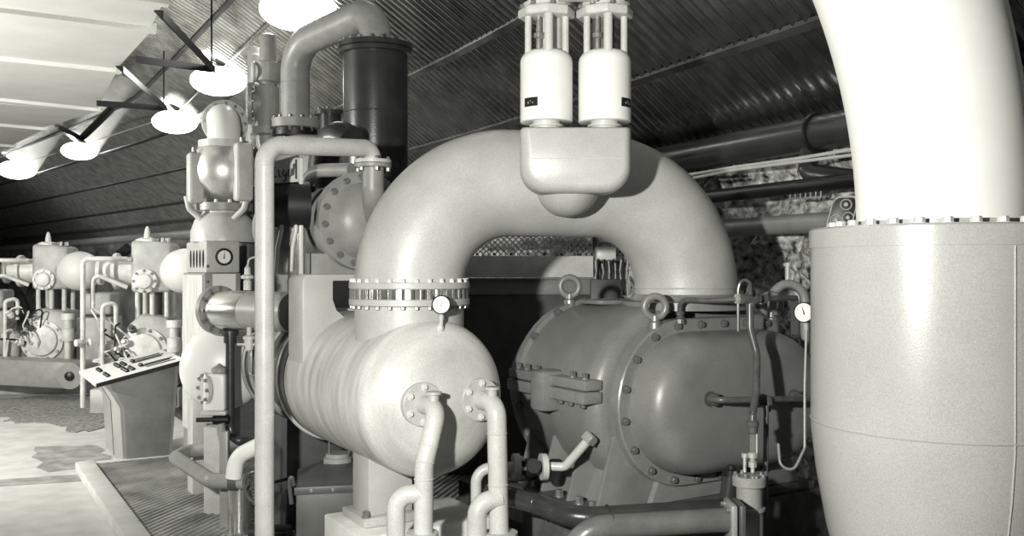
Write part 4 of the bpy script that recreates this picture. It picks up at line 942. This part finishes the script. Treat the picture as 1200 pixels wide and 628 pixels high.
# ------------------------------------------------------------------ tread-plate platform, kerb and floor patches
FP = frame((-4.34, 9.26, 0), 31)
t = thing('tread_platform', 'ribbed steel tread plate floor inside the pale kerb', None, FP @ V((1.5, -3, 0)), 31); t['kind'] = 'structure'; t.pop('category', None)
build('plate', MB(FP).box(.2, 9.0, -9.5, -.08, .005, .075), CHEQ, t)
build('rear_bed', MB(FP).box(1.6, 9.0, -.08, 5.0, .005, .07), CHEQ, t)
rb = MB(FP); u0, u1, v0, v1 = .22, 3.3, -4.2, -.10
c_ = u0 - v1
while c_ < u1 - v0:
    # line u - v = c ; clip to the rectangle
    ua = max(u0, c_ + v0); ub = min(u1, c_ + v1)
    if ub - ua > .03:
        w_ = .014; a_, b_ = V((ua, ua - c_, .075)), V((ub, ub - c_, .075)); sd = V((w_, -w_, 0)); up = V((0, 0, .009))
        rb.add([a_ - sd, a_ + sd, b_ + sd, b_ - sd, a_ - sd * .5 + up, a_ + sd * .5 + up, b_ + sd * .5 + up, b_ - sd * .5 + up], [(4, 5, 6, 7), (0, 1, 5, 4), (1, 2, 6, 5), (2, 3, 7, 6), (3, 0, 4, 7)])
    c_ += .08
build('tread_ribs', rb, CHEQT, t, kind='stuff', smooth=False)
o = build('trim_1', MB(FP).box(0.03, .2, -5.2, .02, 0, .10), CONC, None, bev=.012); tag(o, 'pale concrete kerb along the tread plate', kind='structure')
o = build('trim_2', MB(FP).box(.2, 1.6, -.08, .02, 0, .085), CONC, None, bev=.008); tag(o, 'pale concrete kerb end below the control desk', kind='structure')
def fp(px, py, z=0.004): Y = EYE * F / (py - HOR); p = P(px, py, Y); p.z = z; return p
def patch(name, poly, m, lab, z=.004, jag=0.0):
    pts = [fp(x, y, 0.0) for x, y in poly]; out = []
    for a, b in zip(pts, pts[1:] + pts[:1]):
        n = max(1, int((b - a).length / .12)) if jag else 1
        for k in range(n):
            q = a.lerp(b, k / n); out.append(q + V((noise.noise(q * 3.1), noise.noise(q * 3.3 + V((7, 3, 1))), 0)) * jag)
    mb = MB(); mb.extr(out, (0, 0, z)); o = build(name, mb, m, None, smooth=False); tag(o, lab, kind='structure')
STAIN_SHADE = mat('damp_and_shade_concrete', 0.30, 0.8, 0, .4, 5, .08, 60)  # tone for the damp patch and for the painted step shade
patch('trim_3', [(-60, 574), (95, 564), (95, 556), (-60, 566)], STAIN_SHADE, 'dark strip painted as the shaded face of a floor step')  # flat dark strip painting the shaded riser of a step
patch('trim_4', [(38, 524), (112, 520), (142, 549), (55, 552)], STAIN_SHADE, 'damp dark patch on the floor before the desk', jag=.18)
patch('trim_5', [(-50, 470), (118, 463), (122, 500), (100, 508), (60, 497), (-50, 482)], GRAVEL, 'strip of dark gravel across the floor', .012, .35)

# ------------------------------------------------------------------ control desk
FD = frame((-3.92, 9.48, 0), 31); DW = 1.28
t = thing('control_desk', 'pale grey sloping control desk with rows of knobs', 'desk', FD @ V((.2, DW / 2, 0)), 31)
sidep = [(0, 0), (-.035, .60), (-.19, .88), (.54, 1.05), (.46, 0)]
build('body', MB(FD).extr([(u, .02, z) for u, z in sidep], (0, DW - .04, 0)), TANKG, t, bev=.004)
for v in (0.0, DW - .02):
    ins = [(.03, .02), (-.0, .60), (-.13, .86), (.50, 1.01), (.43, .02)]
    build('side_panel', MB(FD).extr([(u, v, z) for u, z in ins], (0, .018, 0)), MIDG, t, bev=.004)
build('plinth', MB(FD).box(.01, .45, .0, DW, 0, .025), BLACK, t)
tz = lambda u: 1.06 + (u - .54) * (.17 / .73)
build('desk_top', MB(FD).extr([(-.27, -.03, tz(-.27)), (.60, -.03, tz(.60)), (.60, -.03, tz(.60) - .035), (-.27, -.03, tz(-.27) - .035)], (0, DW + .06, 0)), WHITE, t, bev=.006)
build('edge_strip', MB(FD).extr([(-.26, -.045, tz(-.26) - .005), (.60, -.045, tz(.60) - .005), (.60, -.045, tz(.60) - .045), (-.26, -.045, tz(-.26) - .045)], (0, .016, 0)), BLACK, t)
# front door split line
build('front_seam', MB(FD).extr([(-.004, DW * .5, .02), (-.039, DW * .5, .60), (-.196, DW * .5, .88), (-.18, DW * .5, .88), (-.02, DW * .5, .6), (.01, DW * .5, .02)], (0, .02, 0)), BLACK, t)
tn = V((-.17, 0, .73)).normalized(); tnw = FD.to_3x3() @ tn
kn = [(u, v) for v in (.18, .30, .42, .72, .84, .96) for u in (-.12,)] + [(u, v) for v in (.16, .24, .32, .40, .48, .66, .74, .82, .90, .98) for u in (.06,)] + [(.12, v) for v in (.18, .30, .42, .7, .82, .94)] + [(.22, v) for v in (.3, .38, .8, .88)]
bolts(t, [FD @ V((u, v, tz(u) + .001)) for u, v in kn], tnw, .022, .03, BLACK, name='knob', nut=False)
def slot(u0, u1, v, w_, m): build('meter_slot', MB(FD).extr([(u0, v, tz(u0) + .002), (u1, v, tz(u1) + .002), (u1, v, tz(u1) + .008), (u0, v, tz(u0) + .008)], (0, w_, 0)), m, t)
for u0, u1, v, w_ in ((.24, .53, .14, .022), (.20, .50, .26, .05), (.26, .54, .36, .03), (.20, .50, .72, .05), (.26, .54, .84, .022), (.24, .52, .96, .03)): slot(u0, u1, v, w_, BLACK)
bolts(t, [FD @ V((.40 - k * .3, 0.0, .03)) for k in range(2)], -AX, .012, .01, BOLTD, name='screw', nut=False)

# ------------------------------------------------------------------ distant compressors
FARM = mat('far_grey_paint', .42, .45, 0, .2, 6, .02)
FARP = mat('far_pale_paint', .66, .4, 0, .2, 8, .01)
def far_machine(loc, rot, lab, seed):
    rnd = random.Random(seed); M = frame(loc, rot)
    t = thing('far_compressor', lab, 'compressor', loc, rot, 'row of distant compressors')
    B = lambda n, mb, m, **k: build(n, mb, m, t, **k)
    B('skid', MB(M).box(-.75, .95, -.5, .6, 0, .34), FARM, bev=.02)
    B('crankcase', MB(M).extr([(-.32, -.42, .34), (.42, -.42, .34), (.38, -.42, 1.05), (.28, -.42, 1.32), (-.10, -.42, 1.38), (-.28, -.42, 1.2)], (0, .84, 0)), FARM, bev=.05, seg=3)
    e = B('end_cover', MB(M).lathe([(.33, 0), (.33, .04), (.26, .05), (.24, .09), (.1, .12), (0, .12)], (-.05, -.42, .86), (0, -1, 0), 28), FARP, sharp=30)
    B('side_cover', MB(M).lathe([(.28, 0), (.28, .05), (.2, .07), (.1, .14), (0, .14)], (-.30, -.05, .82), (-1, 0, 0), 28), FARM, sharp=30)
    bolts(t, [M @ V((-.05 + .295 * math.cos(a), -.46, .86 + .295 * math.sin(a))) for a in [2 * PI * k / 10 for k in range(10)]], M.to_3x3() @ V((0, -1, 0)), .022, .03, BOLTM)
    for u in (-.18, .02, .22): 
        for v in (-.22, .22): B('distance_post', MB(M).cyl((u, v, 1.3), (u, v, 1.68), .035, 10), FARP)
    B('piston_rod', MB(M).cyl((.02, 0, 1.3), (.02, 0, 1.68), .09, 14), DARKG)
    B('cylinder_block', MB(M).extr([(-.26, -.3, 1.68), (.30, -.3, 1.68), (.30, -.3, 2.38), (-.26, -.3, 2.42)], (0, .6, 0)), FARM, bev=.06, seg=3)
    vc_ = B('valve_cover', MB(M).lathe([(.17, 0), (.17, .05), (.12, .06), (.10, .10), (.05, .11), (0, .11)], (-.06, -.3, 1.84), (0, -1, 0), 24), FARP, sharp=30)
    bolts(t, [M @ V((-.06 + .145 * math.cos(a), -.35, 1.84 + .145 * math.sin(a))) for a in [2 * PI * k / 8 for k in range(8)]], M.to_3x3() @ V((0, -1, 0)), .018, .03, BOLTM)
    B('head_cap', MB(M).lathe([(.16, 2.38), (.16, 2.44), (.05, 2.46), (.04, 2.55), (.02, 2.62), (0, 2.63)], (-.1, 0, 0), (0, 0, 1), 20), FARP, sharp=30)
    bolts(t, [M @ V((.0 + .2 * math.cos(a), .18 * math.sin(a), 2.40)) for a in [2 * PI * k / 8 for k in range(8)]], (0, 0, 1), .022, .06, BOLTL)
    B('side_chamber', MB(M).lathe([(.20, 0), (.20, .22), (.26, .22), (.26, .27), (.15, .30), (.14, .44), (.2, .44), (.2, .49), (0, .5)], (-.26, -.05, 1.98), (-1, 0, 0), 24), FARP, sharp=30)
    B('receiver_egg', MB(M).sphere((.50, -.34, 1.98), .32, (1, 0, 0), 1.08, 32, 16), WHITE, sharp=70)
    B('egg_neck', MB(M).lathe([(.14, 0), (.14, .2), (.2, .2), (.2, .25)], (.18, -.2, 1.98), (.8, -.6, 0), 20), FARM, sharp=30)
    B('egg_support', MB(M).cyl((.60, -.2, 1.3), (.60, -.2, 1.75), .12, 16), DARKG)
    B('cabinet', MB(M).box(.45, 1.0, -.38, .3, .40, 1.22), FARM, bev=.03)
    B('upper_cabinet', MB(M).box(.50, .98, -.34, .25, 1.26, 1.62), FARM, bev=.05, seg=3)
    B('brace', MB(M).extr([(.28, -.5, .34), (.36, -.5, .34), (.50, -.5, 1.0), (.44, -.5, 1.0)], (0, .05, 0)), FARM)
    B('post', MB(M).lathe([(.05, 0), (.05, .75), (.09, .76), (.09, .95), (.06, .96), (.06, 1.1), (.10, 1.1), (.10, 1.2)], (.40, -.62, .1), (0, 0, 1), 14), FARP, sharp=30)
    B('feed_pipe', MB(M).tube([(-.82, -.55, .1), (-.82, -.55, 2.15), (-.45, -.5, 2.15), (-.3, -.35, 2.15)], .035, .08, 10), FARP, sharp=60)
    B('feed_pipe', MB(M).tube([(-.72, -.45, 1.45), (-.72, -.45, 1.95), (-.3, -.3, 1.75)], .03, .08, 10), FARP, sharp=60)
    B('feed_pipe', MB(M).tube([(-.55, -.6, .3), (-.55, -.6, 1.5), (-.40, -.5, 1.55), (-.40, -.5, 1.2)], .03, .06, 10), FARP, sharp=60)
    B('hand_valve', MB(M).lathe([(.02, -.12), (.06, -.11), (.02, -.09), (.02, .0), (.05, .01), (.05, .08), (.02, .09)], (-.82, -.62, 1.0), (-.7, -.7, 0), 12), FARP, sharp=30)
    for k in range(9):
        u, z = rnd.uniform(-.62, -.12), rnd.uniform(.5, 1.3)
        B('oil_tube', MB(M).tube([(u, -.5, z), (u + rnd.uniform(-.12, .12), -.62, z + rnd.uniform(-.1, .25)), (u + rnd.uniform(-.25, .25), -.6, z + rnd.uniform(-.4, .4)), (-.1, -.45, .7 + rnd.uniform(-.2, .3))], .014, .05, 6), FARP if k % 3 else BLACK)
    for k in range(5):
        q = M @ V((rnd.uniform(-.6, -.15), -.58, rnd.uniform(.6, 1.35))); B('fitting', MB().lathe([(.05, -.04), (.05, .02), (.03, .03), (.03, .07)], q, (rnd.uniform(-1, 1), -1, rnd.uniform(-.3, 1)), 10), FARP if k % 2 else DARKG, sharp=30)
    B('filter_can', MB(M).lathe([(.13, 0), (.14, .05), (.14, .4), (.1, .45), (0, .46)], (-.52, -.4, .55), (0, 0, 1), 18), FARM, sharp=40)
    return t
def floor_at(px, Y): return V(((px - 600) / F * Y, Y, 0))
far_machine(floor_at(181, 13.6), 8, 'nearest of the distant compressors, beside the instrument cabinet', 1)
far_machine(floor_at(64, 15.6), 8, 'middle distant compressor with pale egg-shaped receiver above the beam', 2)
far_machine(floor_at(-52, 18.0), 8, 'leftmost distant compressor cut off by the left edge', 3)
# long floor beam with rounded end
a_, b_ = P(-40, 434, 14.6), P(97, 441, 14.2); d_ = (b_ - a_).normalized()
t = thing('floor_beam', 'long grey floor beam with rounded end before the compressors', 'beam', V((b_.x, b_.y, 0)))
build('beam', MB().extr([a_ + V((0, -.02, -.2)), a_ + V((0, .5, -.2)), a_ + V((0, .5, .2)), a_ + V((0, -.02, .2))], (b_ - a_) - d_ * .2), MIDG, t, bev=.02)
build('rounded_end', MB().lathe([(.0, -.04), (.2, -.04), (.2, .55), (0, .55)], b_ - d_ * .2, (0.05, 1, 0), 28), MIDG, t, sharp=30)
build('end_hub', MB().lathe([(.07, 0), (.07, .03), (.03, .05), (0, .05)], b_ - d_ * .2 + V((0, -.04, 0)), (0, -1, 0), 16), BLACK, t, sharp=30)
# pale main pipe along the far wall
t = thing('far_wall_pipe', 'long pale pipe along the far wall above distant compressors', 'pipe', W(20, .5, 2.9))
build('pipe_run', MB().tube([W(l, .5, 2.9) for l in range(13, 60, 2)], .11, None, 12), PIPEG, t, sharp=60)
mb = MB(); mb.tube([P(112, 322, 17.5), P(152, 290, 17.5)], .10, None, 10); o = build('slanted_duct', mb, BLACK, None); tag(o, 'short black slanted pipe between two distant compressors', 'pipe')
